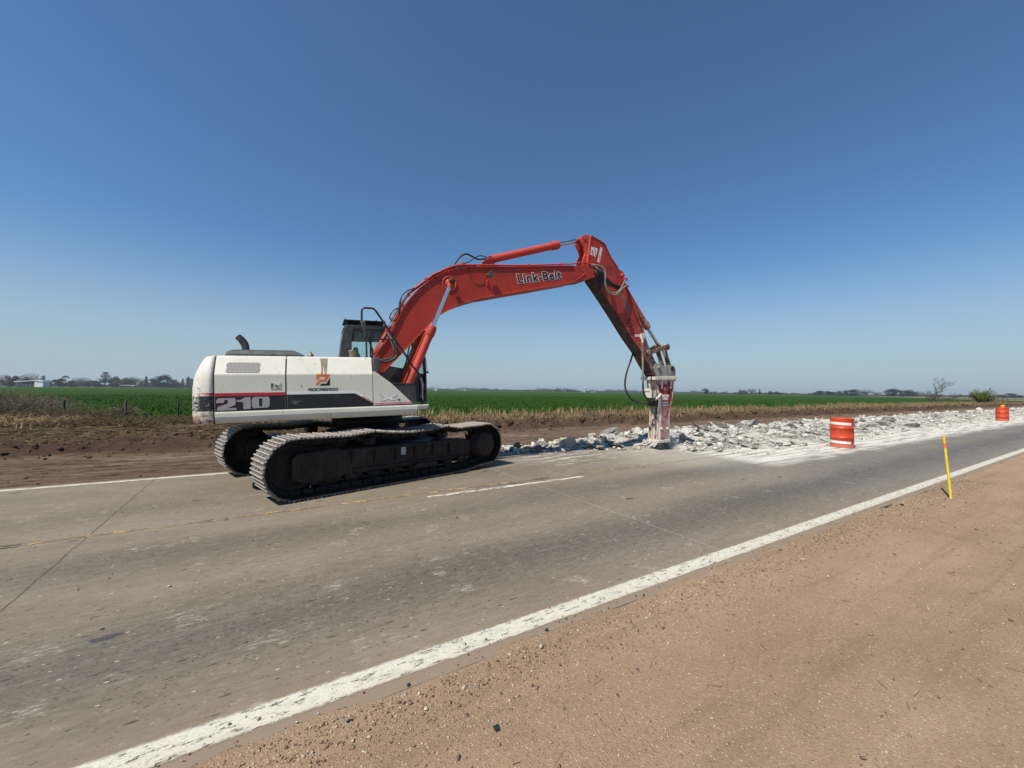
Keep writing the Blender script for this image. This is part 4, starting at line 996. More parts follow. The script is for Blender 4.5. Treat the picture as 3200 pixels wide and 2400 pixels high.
# cab
cw0, cw1 = .38, 1.30
cabE = bpy.data.objects.new('cab', None); COL.objects.link(cabE); cabE.parent = EX
def cabp(name, m, mat, **k): return m.build(name, mat, cabE, **k)
def wall(y):
    m = MB(); th = .05 if y < .8 else -.05; a, b = sorted((y, y+th))
    m.prism([(-.490, 1.30), (-.490, 2.265), (1.10, 1.965), (1.10, 1.30)] if y < .8 else [(-.49, 1.3), (-.49, 2.2), (.5, 2.05), (.5, 1.90), (1.12, 1.86), (1.20, 1.30)], a, b)
    m.prism([(-.490, 2.25), (-.452, 2.57), (-.405, 2.83), (-.34, 2.91), (-.20, 2.91), (-.255, 2.60), (-.262, 2.25)], a-.004 if y < .8 else a, b)      # rear pillar
    m.prism([(-.42, 2.84), (-.36, 2.925), (1.02, 2.925), (1.12, 2.80), (1.02, 2.845)], a, b)                                     # roof rail
    return m
cabp('cab_shell', wall(cw0), M['cab'], bevel=.012); cabp('cab_shell', wall(cw1), M['cab'], bevel=.012)
m = MB(); fp = [(1.05, 2.90), (1.14, 2.66), (1.20, 2.40), (1.235, 2.05), (1.245, 1.76), (1.235, 1.40), (1.22, 1.30)]
for y in (cw0+.03, cw1-.03): m.tube([(p[0], y, p[1]) for p in fp], .035, 8)
for (u, z) in (fp[0], fp[4], fp[-1]): m.tube([(u, cw0+.03, z), (u, cw1-.03, z)], .03, 8)
cabp('front_frame', m, M['black'])
m = MB(); m.span((-.49, cw0+.05, 1.30), (1.15, cw1-.05, 1.42)); m.prism([(1.12, 1.30), (1.12, 1.92), (1.19, 1.92), (1.20, 1.30)], cw0+.02, cw1-.02); m.span((-.488, cw0+.05, 1.30), (-.44, cw1-.05, 2.24)); cabp('cab_base', m, M['black'], bevel=.01)
m = MB(); m.prism([(-.43, 2.83), (-.37, 2.92), (-.30, 2.945), (.95, 2.945), (1.03, 2.92), (1.09, 2.85), (1.05, 2.83)], cw0+.02, cw1-.02); roof = cabp('cab_roof', m, M['cab'], bevel=.025)
m = MB(); m.span((-.40, cw0-.02, 3.005), (.42, cw1-.1, 3.022)); m.prism([(.05, 3.022), (.20, 3.035), (.26, 3.07), (.24, 3.022)], .5, .9)
m.tube([(-.34, .45, 2.94), (-.34, .45, 3.01)], .02, 8); m.tube([(.3, .45, 2.94), (.3, .45, 3.01)], .02, 8); m.tube([(-.34, 1.1, 2.94), (-.34, 1.1, 3.01)], .02, 8); m.tube([(-.37, .40, 3.0), (-.37, .40, 3.05)], .008, 6)
m.build('roof_plate', M['black'], roof)
m = MB(); m.add([(-.262, cw0+.02, 2.25), (1.09, cw0+.02, 1.96), (1.235, cw0+.02, 1.96), (1.20, cw0+.02, 2.40), (1.06, cw0+.02, 2.85), (-.21, cw0+.02, 2.85)], [(0, 1, 2, 3, 4, 5)]); cabp('side_window', m, M['glass'])
m = MB(); m.add([(-.262, cw1-.02, 2.2), (.5, cw1-.02, 1.92), (1.235, cw1-.02, 1.86), (1.20, cw1-.02, 2.40), (1.06, cw1-.02, 2.85), (-.21, cw1-.02, 2.85)], [(0, 1, 2, 3, 4, 5)]); cabp('door_window', m, M['glass'])
m = MB(); m.loft([[Vector((u, y, z)) for u, z in fp] for y in (cw0+.05, cw1-.05)], caps=False, closed=False, smooth=True); cabp('windscreen', m, M['glass'])
m = MB(); m.prism([(-.486, 2.24), (-.452, 2.57), (-.405, 2.83), (-.37, 2.83), (-.42, 2.57), (-.45, 2.24)], cw0+.05, cw1-.05); cabp('rear_wall', m, M['cab'])
m = MB()
for y in (cw0+.012, cw1-.012): m.span((.09, y-.012, 2.1), (.13, y+.012, 2.86))
m.prism([(.93, 1.96), (1.07, 2.62), (1.10, 2.62), (.96, 1.96)], cw1-.03, cw1-.005); cabp('window_post', m, M['black'])
m = MB(); m.span((-.36, cw0+.06, 2.66), (.95, cw1-.06, 2.82)); cabp('roof_lining', m, M['dark_interior'], bevel=.02)
m = MB(); m.prism([(-.22, 1.50), (-.26, 2.25), (-.20, 2.36), (-.08, 2.36), (-.04, 1.72), (.38, 1.70), (.42, 1.50)], .60, 1.05); m.prism([(-.20, 2.34), (-.2, 2.50), (-.11, 2.50), (-.10, 2.34)], .7, .95)
m.span((-.2, .50, 1.85), (.35, .58, 1.93)); m.span((-.2, 1.08, 1.85), (.35, 1.16, 1.93)); cabp('operator_seat', m, M['seat'], bevel=.04)
m = MB(); m.span((.75, .45, 1.42), (1.05, .65, 2.02)); m.tube([(.62, .72, 1.45), (.72, .72, 2.05)], .015, 8); m.tube([(.70, 1.0, 1.45), (.78, 1.0, 2.05)], .015, 8); cabp('control_levers', m, M['dark_interior'], bevel=.02)
m = MB(); m.tube(smooth_path([(.22, cw0+.08, 2.80), (.23, cw0+.08, 2.86-.09), (.0, cw0+.08, 2.78), (-.12, cw0+.08, 2.7), (-.12, cw0+.08, 2.60)], 4), .012, 8); cabp('grab_handle', m, M['black'])
m = MB(); m.tube([(1.26, .78, 2.62), (1.33, .74, 2.25), (1.34, .72, 1.98)], .008, 6); m.tube([(1.27, .70, 2.62), (1.32, .66, 2.3), (1.36, .66, 1.95)], .006, 6); m.span((1.33, .64, 1.93), (1.38, .70, 1.97))
for z in (1.80, 1.62, 1.32): m.span((1.24, .40, z-.015), (1.275, .46, z+.015))
cabp('wiper', m, M['black'])
m = MB(); m.prism([(1.10, 1.42), (1.16, 1.49), (1.22, 1.42), (1.16, 1.35)], cw0-.012, cw0-.006); cabp('diamond_sticker', m, plain('grey_green_sticker', (.18, .23, .22), .6))

# handrail on the right-hand catwalk
RL = [(-.184, 2.765), (-.184, 2.94), (-.172, 2.985), (-.140, 3.010), (-.03, 3.013), (.012, 3.005), (.053, 2.964), (.257, 2.659), (.37, 2.477), (.485, 2.305), (.68, 1.996), (.785, 1.875), (.815, 1.80), (.832, 1.68), (.836, 1.474), (.833, 1.31)]
m = MB(); m.tube([(u, -1.1, z) for u, z in RL], .0175, 10); m.tube([(-.085, -1.1, 2.477), (.127, -1.1, 2.479), (.357, -1.1, 2.476)], .014, 8)
m.tube([(u, -1.1, z) for u, z in [(-.184, 2.765), (-.172, 2.72), (-.085, 2.477), (-.014, 2.281), (-.012, 2.25), (-.018, 2.13)]], .014, 8)
rl = m.build('handrail', M['rail'], EX)
m = MB(); m.tube([(-.20, -1.1, 2.76), (-.16, -1.12, 2.775), (-.14, -1.12, 2.74), (-.135, -1.12, 2.62), (-.128, -1.12, 2.52)], [.016, .024, .02, .014, .006], 7); m.tube([(-.19, -1.12, 2.76), (-.165, -1.13, 2.68), (-.142, -1.13, 2.6)], [.014, .014, .006], 6); m.build('tied_rag', M['rag'], rl)
m = MB(); m.tube([(.815, -1.1, 1.80), (.85, -1.12, 1.66), (.84, -1.12, 1.5), (.846, -1.12, 1.33)], [.02, .024, .016, .020], 8); m.build('wrapped_tape', M['rag'], rl)

# --- boom
TOP = [(-.012, 2.00), (.05, 2.17), (.168, 2.301), (.365, 2.564), (.633, 3.092), (.715, 3.248), (.797, 3.372), (1.011, 3.635), (1.289, 3.875), (1.537, 4.012), (1.791, 4.115), (2.09, 4.195), (2.521, 4.245), (3.104, 4.305), (4.03, 4.425), (4.778, 4.515)]
TIPT = [(4.929, 4.560), (5.067, 4.575), (5.277, 4.535), (5.43, 4.512), (5.52, 4.488), (5.568, 4.430), (5.540, 4.365), (5.43, 4.322), (5.144, 4.210)]
BOT = [(4.908, 4.165), (4.785, 4.146), (3.696, 3.878), (2.95, 3.705), (2.292, 3.546), (1.954, 3.427), (1.715, 3.320), (1.437, 3.141), (1.301, 3.037), (.884, 2.594), (.664, 2.357), (.50, 2.180), (.239, 1.914), (.112, 1.830), (.02, 1.84), (-.03, 1.91)]
m = MB(); m.prism(TOP+TIPT+BOT, -.235, .235); boom = m.build('boom', M['red'], EX, bevel=.004)
def flange(name, line, t, mat, parent, w=.262, side=1):
    P_ = [Vector(p) for p in line]; up = []; dn = []
    for i, p in enumerate(P_):
        d = (P_[min(i+1, len(P_)-1)]-P_[max(i-1, 0)]).normalized(); nn = Vector((-d.y, d.x))*side
        up.append(p+nn*t); dn.append(p-nn*.004)
    m = MB(); m.prism([tuple(p) for p in up]+[tuple(p) for p in reversed(dn)], -w, w); return m.build(name, mat, parent)
flange('top_plate', TOP[2:], .016, M['red'], boom); flange('bottom_plate', BOT[1:-3], .018, M['coral'], boom, side=1)
def boss(name, u, z, w, r0, prot, mat, parent, n=32, steps=None):
    m = MB(); prof = steps or [(r0, 0), (r0, prot*.7), (r0*.9, prot), (0, prot)]
    m.lathe([(a, -h) for a, h in prof], (u, w, z), n, 'y'); return m.build(name, mat, parent)
boss('pin_boss', 1.640, 3.800, -.236, .155, .02, M['coral'], boom, steps=[(.158, 0), (.158, .014), (.150, .020), (.138, .020), (.132, .010), (.118, .008), (.09, .010), (.085, .03), (0, .03)])
boss('pin_boss', 1.640, 3.800, .262, .11, .08, M['coral'], boom, steps=[(.11, .40), (.11, -.03), (0, -.03)])
for (a, b) in (((2.960, 4.262), (3.055, 3.722)), ((4.742, 4.49), (4.800, 4.155))):
    m = MB(); A = Vector((a[0], -.2365, a[1])); B = Vector((b[0], -.2365, b[1])); m.tube([A, B], .005, 6); m.build('weld_seam', M['red'], boom)
m = MB(); m.prism([(4.907, 4.508), (4.96, 4.500), (5.141, 4.405), (5.141, 4.385), (5.09, 4.33), (4.943, 4.221), (4.90, 4.222), (5.06, 4.33), (5.10, 4.385), (5.09, 4.405)], -.247, -.2355); m.build('reinforcing_edge', M['coral'], boom)
boss('arm_pin_end', 5.470, 4.425, -.236, .075, .07, M['grease'], boom)
boss('arm_pin_end', 5.470, 4.425, .236, .075, -.07, M['grease'], boom)
# cylinder lugs, pipes, clips
m = MB(); m.prism([(2.36, 4.235), (2.57, 4.50), (2.62, 4.545), (2.68, 4.53), (2.70, 4.46), (2.74, 4.36), (3.0, 4.30)], -.115, -.075); m.prism([(2.36, 4.235), (2.57, 4.50), (2.62, 4.545), (2.68, 4.53), (2.70, 4.46), (2.74, 4.36), (3.0, 4.30)], .075, .115); m.cyl((2.625, -.14, 4.475), (2.625, .14, 4.475), .045, 20)
m.build('cylinder_lug', M['red'], boom, bevel=.004)
PIPE = [(.101, 2.289), (.267, 2.566), (.384, 2.778), (.474, 2.946), (.593, 3.150), (.72, 3.40), (.80, 3.52), (.877, 3.607), (1.019, 3.723), (1.298, 3.953), (1.56, 4.10), (1.815, 4.215), (2.3, 4.275), (3.0, 4.345), (3.6, 4.41), (4.049, 4.478), (4.60, 4.555), (4.75, 4.575), (5.062, 4.651), (5.245, 4.649), (5.42, 4.62)]
m = MB(); m.tube([(u, -.215, z) for u, z in PIPE], .0165, 10); m.build('boom_pipe', M['coral'], boom)
m = MB(); m.tube([(u, -.165, z+.012) for u, z in PIPE[:-2]], .0165, 8); m.tube([(u, .165, z+.01) for u, z in PIPE[:-2]], .0165, 8); m.tube([(u, .215, z) for u, z in PIPE[:-2]], .0165, 8); m.build('boom_pipe', M['red'], boom)
for wv_, dz in ((-.12, .01), (-.085, -.005), (.1, .01)):
    m = MB(); m.tube([(p.x, wv_, p.y+dz+.010*math.sin(p.x*7+wv_*30)) for p in smooth_path([(a, b, 0) for a, b in PIPE[:13]], 3)], .014, 8); m.build('boom_hose', M['rubber'], boom)
for (u, z, w_) in ((.79, 3.500, 0), (.66, 3.285, 0), (1.95, 4.255, 0), (3.55, 4.405, 0), (4.45, 4.525, 0), (.36, 2.76, 0), (1.15, 3.84, 0)):
    m = MB(); m.span((u-.03, -.235, z-.03), (u+.03, -.145, z+.028)); m.cyl((u, -.19, z+.028), (u, -.19, z+.05), .010, 8); m.build('pipe_clip', M['coral'], boom, bevel=.004)
def hose(name, pts, w, r, mat, parent, n=8, sub=5):
    m = MB(); P_ = [Vector((p[0], (p[2] if len(p) > 2 else w), p[1])) for p in pts]; m.tube(smooth_path(P_, sub), r, n); return m.build(name, mat, parent)
hose('boom_hose', [(.357, 2.70, -.30), (.411, 2.57, -.42), (.472, 2.456, -.5), (.499, 2.341, -.5), (.49, 2.239, -.5), (.418, 2.166, -.5), (.279, 2.114, -.5), (.12, 2.148, -.45), (.0, 2.10, -.4)], -.5, .025, M['rubber'], boom)
hose('boom_hose', [(.357, 2.66, -.26), (.42, 2.50, -.35), (.455, 2.36, -.42), (.44, 2.24, -.42), (.36, 2.18, -.4), (.2, 2.16, -.35), (.05, 2.16, -.3)], -.5, .018, M['rubber'], boom)
hose('boom_hose', [(.628, 3.406), (.605, 3.30), (.596, 3.225), (.53, 3.19), (.464, 3.127), (.412, 3.02), (.447, 2.948), (.534, 2.968), (.601, 3.076), (.61, 3.181)], -.22, .012, M['rubber'], boom)
hose('boom_hose', [(.90, 3.632), (.83, 3.60), (.745, 3.554), (.653, 3.454), (.617, 3.324), (.599, 3.225), (.56, 3.08), (.47, 2.93), (.36, 2.72)], -.24, .012, M['rubber'], boom)
hose('boom_hose', [(1.79, 4.235), (1.85, 4.33), (1.908, 4.413), (2.001, 4.493), (2.095, 4.518), (2.201, 4.486), (2.309, 4.442), (2.40, 4.440), (2.54, 4.475)], -.09, .020, M['rubber'], boom)
hose('boom_hose', [(1.906, 4.255), (2.078, 4.319), (2.18, 4.385), (2.255, 4.442), (2.364, 4.500), (2.45, 4.505), (2.54, 4.49)], -.14, .012, M['rubber'], boom)
m = MB(); m.tube([(1.72, -.09, 4.175), (1.80, -.09, 4.245)], .022, 10); m.tube([(2.53, -.09, 4.475), (2.60, -.09, 4.49)], .022, 10)
for k in range(4): m.tube([(.44+k*.06, -.20, 2.97+k*.10), (.48+k*.06, -.20, 3.03+k*.10)], .020, 8)
m.tube([(.40, -.24, 2.83), (.46, -.24, 2.92)], .024, 10); m.build('hose_fitting', M['chrome'], boom)
hose('lamp_cable', [(2.06, 4.245), (2.085, 4.12), (2.10, 4.03), (2.14, 3.93), (2.20, 3.86), (2.30, 3.835), (2.38, 3.85), (2.43, 3.90), (2.455, 3.955)], -.243, .0045, M['rubber'], boom, 6)
hose('grease_line', [(1.30, 3.905), (1.38, 3.900), (1.45, 3.865), (1.54, 3.815), (1.575, 3.805)], -.262, .0045, M['rubber'], boom, 6)
# work lamp
m = MB(); hb = [(-.075, -.015), (-.055, .035), (.0, .075), (.045, .095), (.062, .075), (.060, -.03), (.03, -.062), (-.035, -.055)]
m.prism([(2.527+a, 4.045+b) for a, b in hb], -.40, -.29); lp = m.build('work_lamp', M['lamp'], boom, bevel=.012)
m = MB(); m.tube([(2.505, -.345, 3.99), (2.495, -.32, 3.925), (2.495, -.236, 3.90)], .014, 8); m.span((2.475, -.262, 3.84), (2.515, -.235, 3.95)); m.build('lamp_bracket', M['coral'], lp)
# lettering
def text(name, body, size, M4, mat, parent, ext=.0015, off=0.0, sx=1.0, sp=1.0):
    c = bpy.data.curves.new(name, 'FONT'); c.body = body; c.size = size; c.extrude = ext; c.offset = off; c.space_character = sp; c.resolution_u = 4
    to = bpy.data.objects.new(name, c); COL.objects.link(to); bpy.context.view_layer.update()
    me = bpy.data.meshes.new_from_object(to.evaluated_get(bpy.context.evaluated_depsgraph_get())); bpy.data.objects.remove(to)
    me.transform(M4 @ Matrix.Diagonal((sx, 1, 1, 1))); me.materials.clear(); me.materials.append(mat); me.name = name
    return link(name, me, parent)
def face_M(u, z, y, ang, shear_=0.0):
    """text plane standing on the machine's right-hand side, read from outside"""
    R1 = Matrix.Rotation(PI/2, 4, 'X'); R0 = Matrix.Rotation(ang, 4, 'Z')
    return Matrix.Translation((u, y, z)) @ R1 @ R0
ang = math.atan2(4.182-3.935, 4.551-3.229)
text('maker_lettering', 'Link-Belt', .290, face_M(3.250, 3.958, -.2375, ang), M['sticker_white'], boom, off=.0170, sx=1.01, sp=1.12)
text('maker_lettering', 'Link-Belt', .290, face_M(3.250, 3.958, -.2405, ang), M['ink'], boom, off=.0075, sx=1.01, sp=1.12)

# boom cylinders
def cyl_between(A, B, split, rb, rr, parent, head=.16, names=('boom_cylinder', 'cylinder_rod'), mat='coral', eye=.07, eyew=.10):
    A = Vector(A); B = Vector(B); d = (B-A).normalized(); L = (B-A).length; m = MB()
    m.tube([A+d*.05, A+d*(split-head)], rb, 24); m.tube([A+d*(split-head), A+d*(split-head+.02), A+d*split], [rb*1.12, rb*1.22, rb*1.22], 24)
    m.tube([A+d*split, A+d*(split+.05)], rb*1.05, 24); m.tube([A+d*.12, A+d*.15], rb*1.06, 24); m.tube([A+d*(split-head-.035), A+d*(split-head-.02)], rb*1.06, 24)
    m.cyl(A+Vector((0, -eyew/2, 0)), A+Vector((0, eyew/2, 0)), eye, 20)
    c = m.build(names[0], M[mat], parent)
    m = MB(); m.tube([A+d*(split-.02), B-d*.06], rr, 20); m.build(names[1], M['chrome'], c)
    m = MB(); m.cyl(B+Vector((0, -eyew/2, 0)), B+Vector((0, eyew/2, 0)), eye, 24); m.tube([B-d*.14, B-d*.03], [rr*1.1, rr*1.35], 16); m.build('rod_eye', M[mat], c)
    return c
for w_ in (-.39, .39):
    c = cyl_between((.655, w_, 1.50), (1.640, w_, 3.800), 1.42, .080, .043, EX)
    m = MB(); sgn = -1 if w_ < 0 else 1
    m.tube([(.64, w_+.12, 1.68), (1.10, w_+.12, 2.73), (1.14, w_+.06, 2.78)], .014, 8); m.build('cylinder_pipe', M['coral'], c)
m = MB(); m.prism([(.45, 1.30), (.50, 1.55), (.62, 1.62), (.74, 1.60), (.82, 1.45), (.80, 1.30)], -.50, -.46); m.prism([(.45, 1.30), (.50, 1.55), (.62, 1.62), (.74, 1.60), (.82, 1.45), (.80, 1.30)], -.30, -.26)
m.prism([(.45, 1.30), (.50, 1.55), (.62, 1.62), (.74, 1.60), (.82, 1.45), (.80, 1.30)], .28, .32)
m.prism([(-.2, 1.30), (-.10, 1.90), (.0, 2.0), (.12, 1.98), (.3, 1.5), (.45, 1.30)], -.30, -.255); m.prism([(-.2, 1.30), (-.10, 1.90), (.0, 2.0), (.12, 1.98), (.3, 1.5), (.45, 1.30)], .255, .30)
m.build('boom_foot_bracket', M['gap'], EX, bevel=.005)
boss('rod_pin_cap', 1.640, 3.800, -.44, .062, .03, M['grease'], boom)
boss('rod_pin_cap', 1.640, 3.800, -.30, .05, .06, M['grease'], boom)
# arm cylinder
cyl_between((2.625, 0, 4.475), (5.185, 0, 5.300), 1.93, .088, .048, EX, head=.15, names=('arm_cylinder', 'cylinder_rod'), eye=.062, eyew=.13)

# --- arm
ARM = [(5.379, 5.358), (5.765, 5.228), (5.80, 5.196), (5.983, 4.89), (6.207, 4.645), (6.395, 4.555), (6.435, 4.50), (6.43, 4.42), (6.40, 4.357), (6.502, 4.2), (6.779, 3.706), (7.036, 3.105), (7.284, 2.531), (7.499, 2.183), (7.616, 2.110), (7.630, 2.02), (7.60, 1.90), (7.52, 1.82), (7.42, 1.86), (7.212, 2.141), (6.976, 2.476), (6.61, 2.877), (6.184, 3.41), (5.873, 3.785), (5.60, 4.10), (5.42, 4.30), (5.315, 4.36), (5.22, 4.50), (5.27, 4.837)]
m = MB(); m.prism(ARM, -.185, .185); arm = m.build('arm', M['red_arm'], EX, bevel=.005)
EAR = [(5.085, 5.249), (5.115, 5.335), (5.20, 5.385), (5.30, 5.392), (5.385, 5.362), (5.275, 4.663), (5.120, 4.642), (5.150, 4.784), (5.215, 4.915), (5.175, 5.047), (5.100, 5.174)]
m = MB(); m.prism(EAR, -.145, -.10); m.prism(EAR, .10, .145); m.cyl((5.185, -.165, 5.300), (5.185, .165, 5.300), .052, 24); m.build('arm_ear', M['coral'], arm, bevel=.005)
flange('edge_plate', ARM[0:5], .014, M['red_arm'], arm, .20, 1); flange('edge_plate', [(5.372, 5.36), (5.33, 5.08), (5.265, 4.68)], .022, M['coral'], arm, .20, -1)
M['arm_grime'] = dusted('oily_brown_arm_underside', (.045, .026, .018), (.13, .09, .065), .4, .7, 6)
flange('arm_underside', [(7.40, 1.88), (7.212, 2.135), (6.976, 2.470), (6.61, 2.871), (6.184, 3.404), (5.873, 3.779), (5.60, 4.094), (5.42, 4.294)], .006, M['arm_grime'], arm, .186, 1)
boss('cylinder_pin', 6.354, 4.461, -.185, .055, .035, M['coral'], arm)
boss('linkage_pin', 7.205, 2.44, -.185, .09, .09, M['linkm'], arm, steps=[(.085, 0), (.085, .045), (.07, .055), (.04, .055), (.04, .065), (0, .065)])
boss('grease_boss', 7.42, 2.16, -.185, .06, .03, M['linkm'], arm)
zc = lambda pts, y0, y1, nm, mt, par: MB().prism(pts, y0, y1).build(nm, M[mt], par)
la = lambda x, y: (5.294+(x-288)*.00222, 5.064-(y-330)*.00168)
d1 = Vector((455-405, -(295-540))); d1 = Vector((d1.x*.00222, d1.y*.00168)); Ln = d1.length; d1.normalize(); d2 = Vector((-d1.y, d1.x))
og = Vector(la(383, 462)); lm = lambda x, y: tuple(og+d1*((x-1385)*.00072)+d2*((472-y)*.00072))
m = MB(); m.prism([lm(*p) for p in [(1385, 205), (1700, 200), (1605, 375), (1490, 378), (1395, 470), (1385, 462), (1385, 408), (1465, 327), (1565, 324), (1590, 250), (1450, 252), (1440, 295), (1388, 335)]], -.188, -.185)
m.prism([lm(*p) for p in [(1697, 288), (1697, 470), (1460, 472), (1505, 428), (1620, 425)]], -.188, -.185); m.build('company_mark', M['sticker_white'], arm)
o1 = la(432, 535)
stroke_text('company_lettering', 'ROCABADO', o1, tuple(d1), tuple(d2), .058, .036, .0145, .0125, M['sticker_white'], arm, -.185)
aN = math.atan2(3.411-2.935, 6.525-6.70)
text('number_lettering', '03476', .195, face_M(6.745, 2.935, -.187, math.atan2(.46, -.135)), M['ink'], arm, off=.006, sx=.90, sp=1.02)
m = MB(); gp = [(6.256, 4.03), (6.348, 3.984), (6.40, 3.93), (6.44, 3.86), (6.46, 3.74), (6.53, 3.63), (6.57, 3.56), (6.49, 3.50), (6.44, 3.57), (6.41, 3.66), (6.37, 3.80), (6.33, 3.88), (6.30, 3.95)]
m.prism(gp, -.1875, -.185); m.build('bare_paint_patch', plain('worn_green_patch', (.10, .13, .10), .7, var=.5, scale=30), arm)
m = MB(); m.prism([(5.30, 4.36), (5.47, 4.56), (5.62, 4.62), (5.73, 4.47), (5.80, 4.30), (6.05, 4.20), (6.24, 4.13), (6.22, 4.08), (5.90, 4.15), (5.68, 4.17), (5.64, 3.98), (5.56, 4.12), (5.42, 4.26)], -.1885, -.185); m.build('grease_patch', M['grease'], arm)
for dz in (0, .035): hose('arm_cable', [(5.70, 4.40+dz), (5.86, 4.28+dz), (6.02, 4.22), (6.16, 4.19-dz), (6.28, 4.16-dz)], -.20, .016, M['grease'], arm)
hose('arm_hose', [(5.30, 4.635, -.20), (5.447, 4.60, -.28), (5.60, 4.56, -.33), (5.671, 4.42, -.34), (5.667, 4.172, -.34), (5.729, 3.984, -.34), (5.86, 3.889, -.34), (6.017, 3.902, -.34), (6.179, 4.03, -.32), (6.36, 4.150, -.28), (6.47, 4.20, -.2)], -.3, .022, M['hose_dusty'], arm)
hose('arm_hose', [(5.36, 4.62, -.16), (5.558, 4.516, -.25), (5.687, 4.407, -.30), (5.726, 4.129, -.31), (5.811, 3.985, -.31), (5.944, 3.935, -.31), (6.081, 3.98, -.31), (6.24, 4.12, -.29), (6.36, 4.29, -.26), (6.45, 4.37, -.2)], -.3, .020, M['hose_dusty'], arm)
hose('arm_hose', [(5.55, 4.30, .2), (5.697, 4.126, .2), (5.718, 3.999, .2), (5.807, 3.905, .2), (5.898, 3.875, .2)], .2, .016, M['rubber'], arm)
hose('arm_cable', [(6.45, 4.25), (6.50, 4.117), (6.635, 3.853), (6.74, 3.50), (6.86, 3.27), (6.97, 3.11), (7.01, 3.0)], -.20, .011, M['grease'], arm)
hose('arm_cable', [(6.43, 4.30, -.1), (6.56, 4.10, -.1), (6.72, 3.80, -.1), (6.85, 3.50, -.1)], -.1, .02, M['grease'], arm)
m = MB(); m.span((6.36, -.24, 4.33), (6.50, -.17, 4.40)); m.span((6.42, -.24, 4.16), (6.54, -.17, 4.22)); m.build('hose_clamp', M['coral'], arm, bevel=.01)
m = MB(); m.tube([(6.93, -.21, 3.20), (6.99, -.22, 3.12), (7.03, -.22, 3.0), (7.0, -.21, 2.9)], .022, 8); m.build('hose_bracket', M['red_arm'], arm)
m = MB(); m.span((6.93, -.27, 2.81), (7.03, -.19, 2.95)); m.span((6.76, -.20, 2.86), (6.92, -.188, 2.93)); m.tube([(6.912, -.30, 2.80), (6.912, -.30, 2.70)], .032, 8); m.span((6.98, -.25, 2.82), (7.09, -.17, 2.88)); m.build('hose_coupling', M['plate_dust'], arm, bevel=.012)
# bucket cylinder and linkage
cyl_between((6.354+.02, 0, 4.43), (7.83, 0, 2.62), 1.60, .082, .043, EX, head=.16, names=('hammer_cylinder', 'cylinder_rod'), mat='red_arm', eye=.07, eyew=.12)
m = MB()
for y in (-.235, .235):
    A = Vector((7.205, y, 2.44)); B = Vector((7.86, y, 2.615)); d = (B-A).normalized(); nn = Vector((-d.z, 0, d.x))*.055
    m.loft([[A+nn+Vector((0, s*.022, 0)) for s in (-1, 1)]+[A-nn+Vector((0, s*.022, 0)) for s in (1, -1)], [B+nn+Vector((0, s*.022, 0)) for s in (-1, 1)]+[B-nn+Vector((0, s*.022, 0)) for s in (1, -1)]])
    for P_ in (A, B): m.cyl(P_+Vector((0, -.035, 0)), P_+Vector((0, .035, 0)), .088, 28)
m.cyl((7.86, -.27, 2.615), (7.86, .27, 2.615), .05, 20)
m.build('linkage_arm', M['linkm'], EX, bevel=.006)
m = MB()
for y in (-.12, .12):
    A = Vector((7.86, y, 2.615)); B = Vector((8.07, y, 2.02)); m.tube([A, A*.5+B*.5, B], [.075, .06, .08], 6)
m.cyl((7.86, -.16, 2.615), (7.86, .16, 2.615), .075, 20); m.build('hammer_link', M['linkm'], EX, bevel=.004)

# --- hydraulic hammer
m = MB(); BR = [(7.371, 2.03), (7.40, 2.11), (7.46, 2.150), (7.597, 2.139), (7.70, 2.09), (7.80, 2.085), (8.0, 2.116), (8.08, 2.11), (8.15, 2.07), (8.205, 1.99), (8.201, 1.788), (7.50, 1.788), (7.43, 1.90)]
hm = bpy.data.objects.new('hydraulic_hammer', None); COL.objects.link(hm); hm.parent = EX
m.prism(BR, -.225, -.19); m.prism(BR, .19, .225)
br = m.build('mounting_bracket', M['bracket'], hm, bevel=.008)
boss('bracket_pin_end', 7.542, 2.044, -.226, .05, .03, M['bracket'], hm); boss('bracket_pin_end', 8.067, 2.016, -.226, .062, .012, M['grease'], hm, steps=[(.066, 0), (.066, .02), (.035, .02), (.03, .012), (0, .012)])
m = MB(); m.cyl((7.542, -.225, 2.044), (7.542, .225, 2.044), .05, 18); m.cyl((8.067, -.225, 2.016), (8.067, .225, 2.016), .05, 18); m.build('hammer_pin', M['steel'], hm)
m = MB(); m.span((7.375, -.27, 1.700), (8.20, .27, 1.792)); tpz = m.build('top_plate', M['plate_dust'], hm, bevel=.012)
m = MB()
for u in (7.44, 7.62, 7.95, 8.15):
    for y in (-.24, .24): m.cyl((u, y, 1.665), (u, y, 1.815), .022, 8)
m.build('plate_bolt', M['steel'], tpz)
m = MB(); m.prism([(7.545, 1.70), (8.145, 1.70), (8.125, 1.42), (8.085, 1.18), (8.01, .90), (7.965, .70), (7.955, .0), (7.60, .0), (7.62, .45), (7.66, .90), (7.66, 1.20), (7.60, 1.36)], -.165, .165); body = m.build('hammer_body', M['hammer_dust'], hm, bevel=.01)
SP = [(7.510, 1.70), (8.179, 1.70), (8.150, 1.422), (8.105, 1.182), (8.015, .90), (7.975, .70), (7.967, .0), (7.577, .0), (7.598, .447), (7.630, .84), (7.627, 1.20), (7.555, 1.34)]
def inset(P_, d):
    c = Vector((sum(p[0] for p in P_)/len(P_), 0)); out = []
    for u, z in P_: out.append((u+(d if u < 7.8 else -d), z+(d if z < .1 else (-d if z > 1.65 else 0))))
    return out
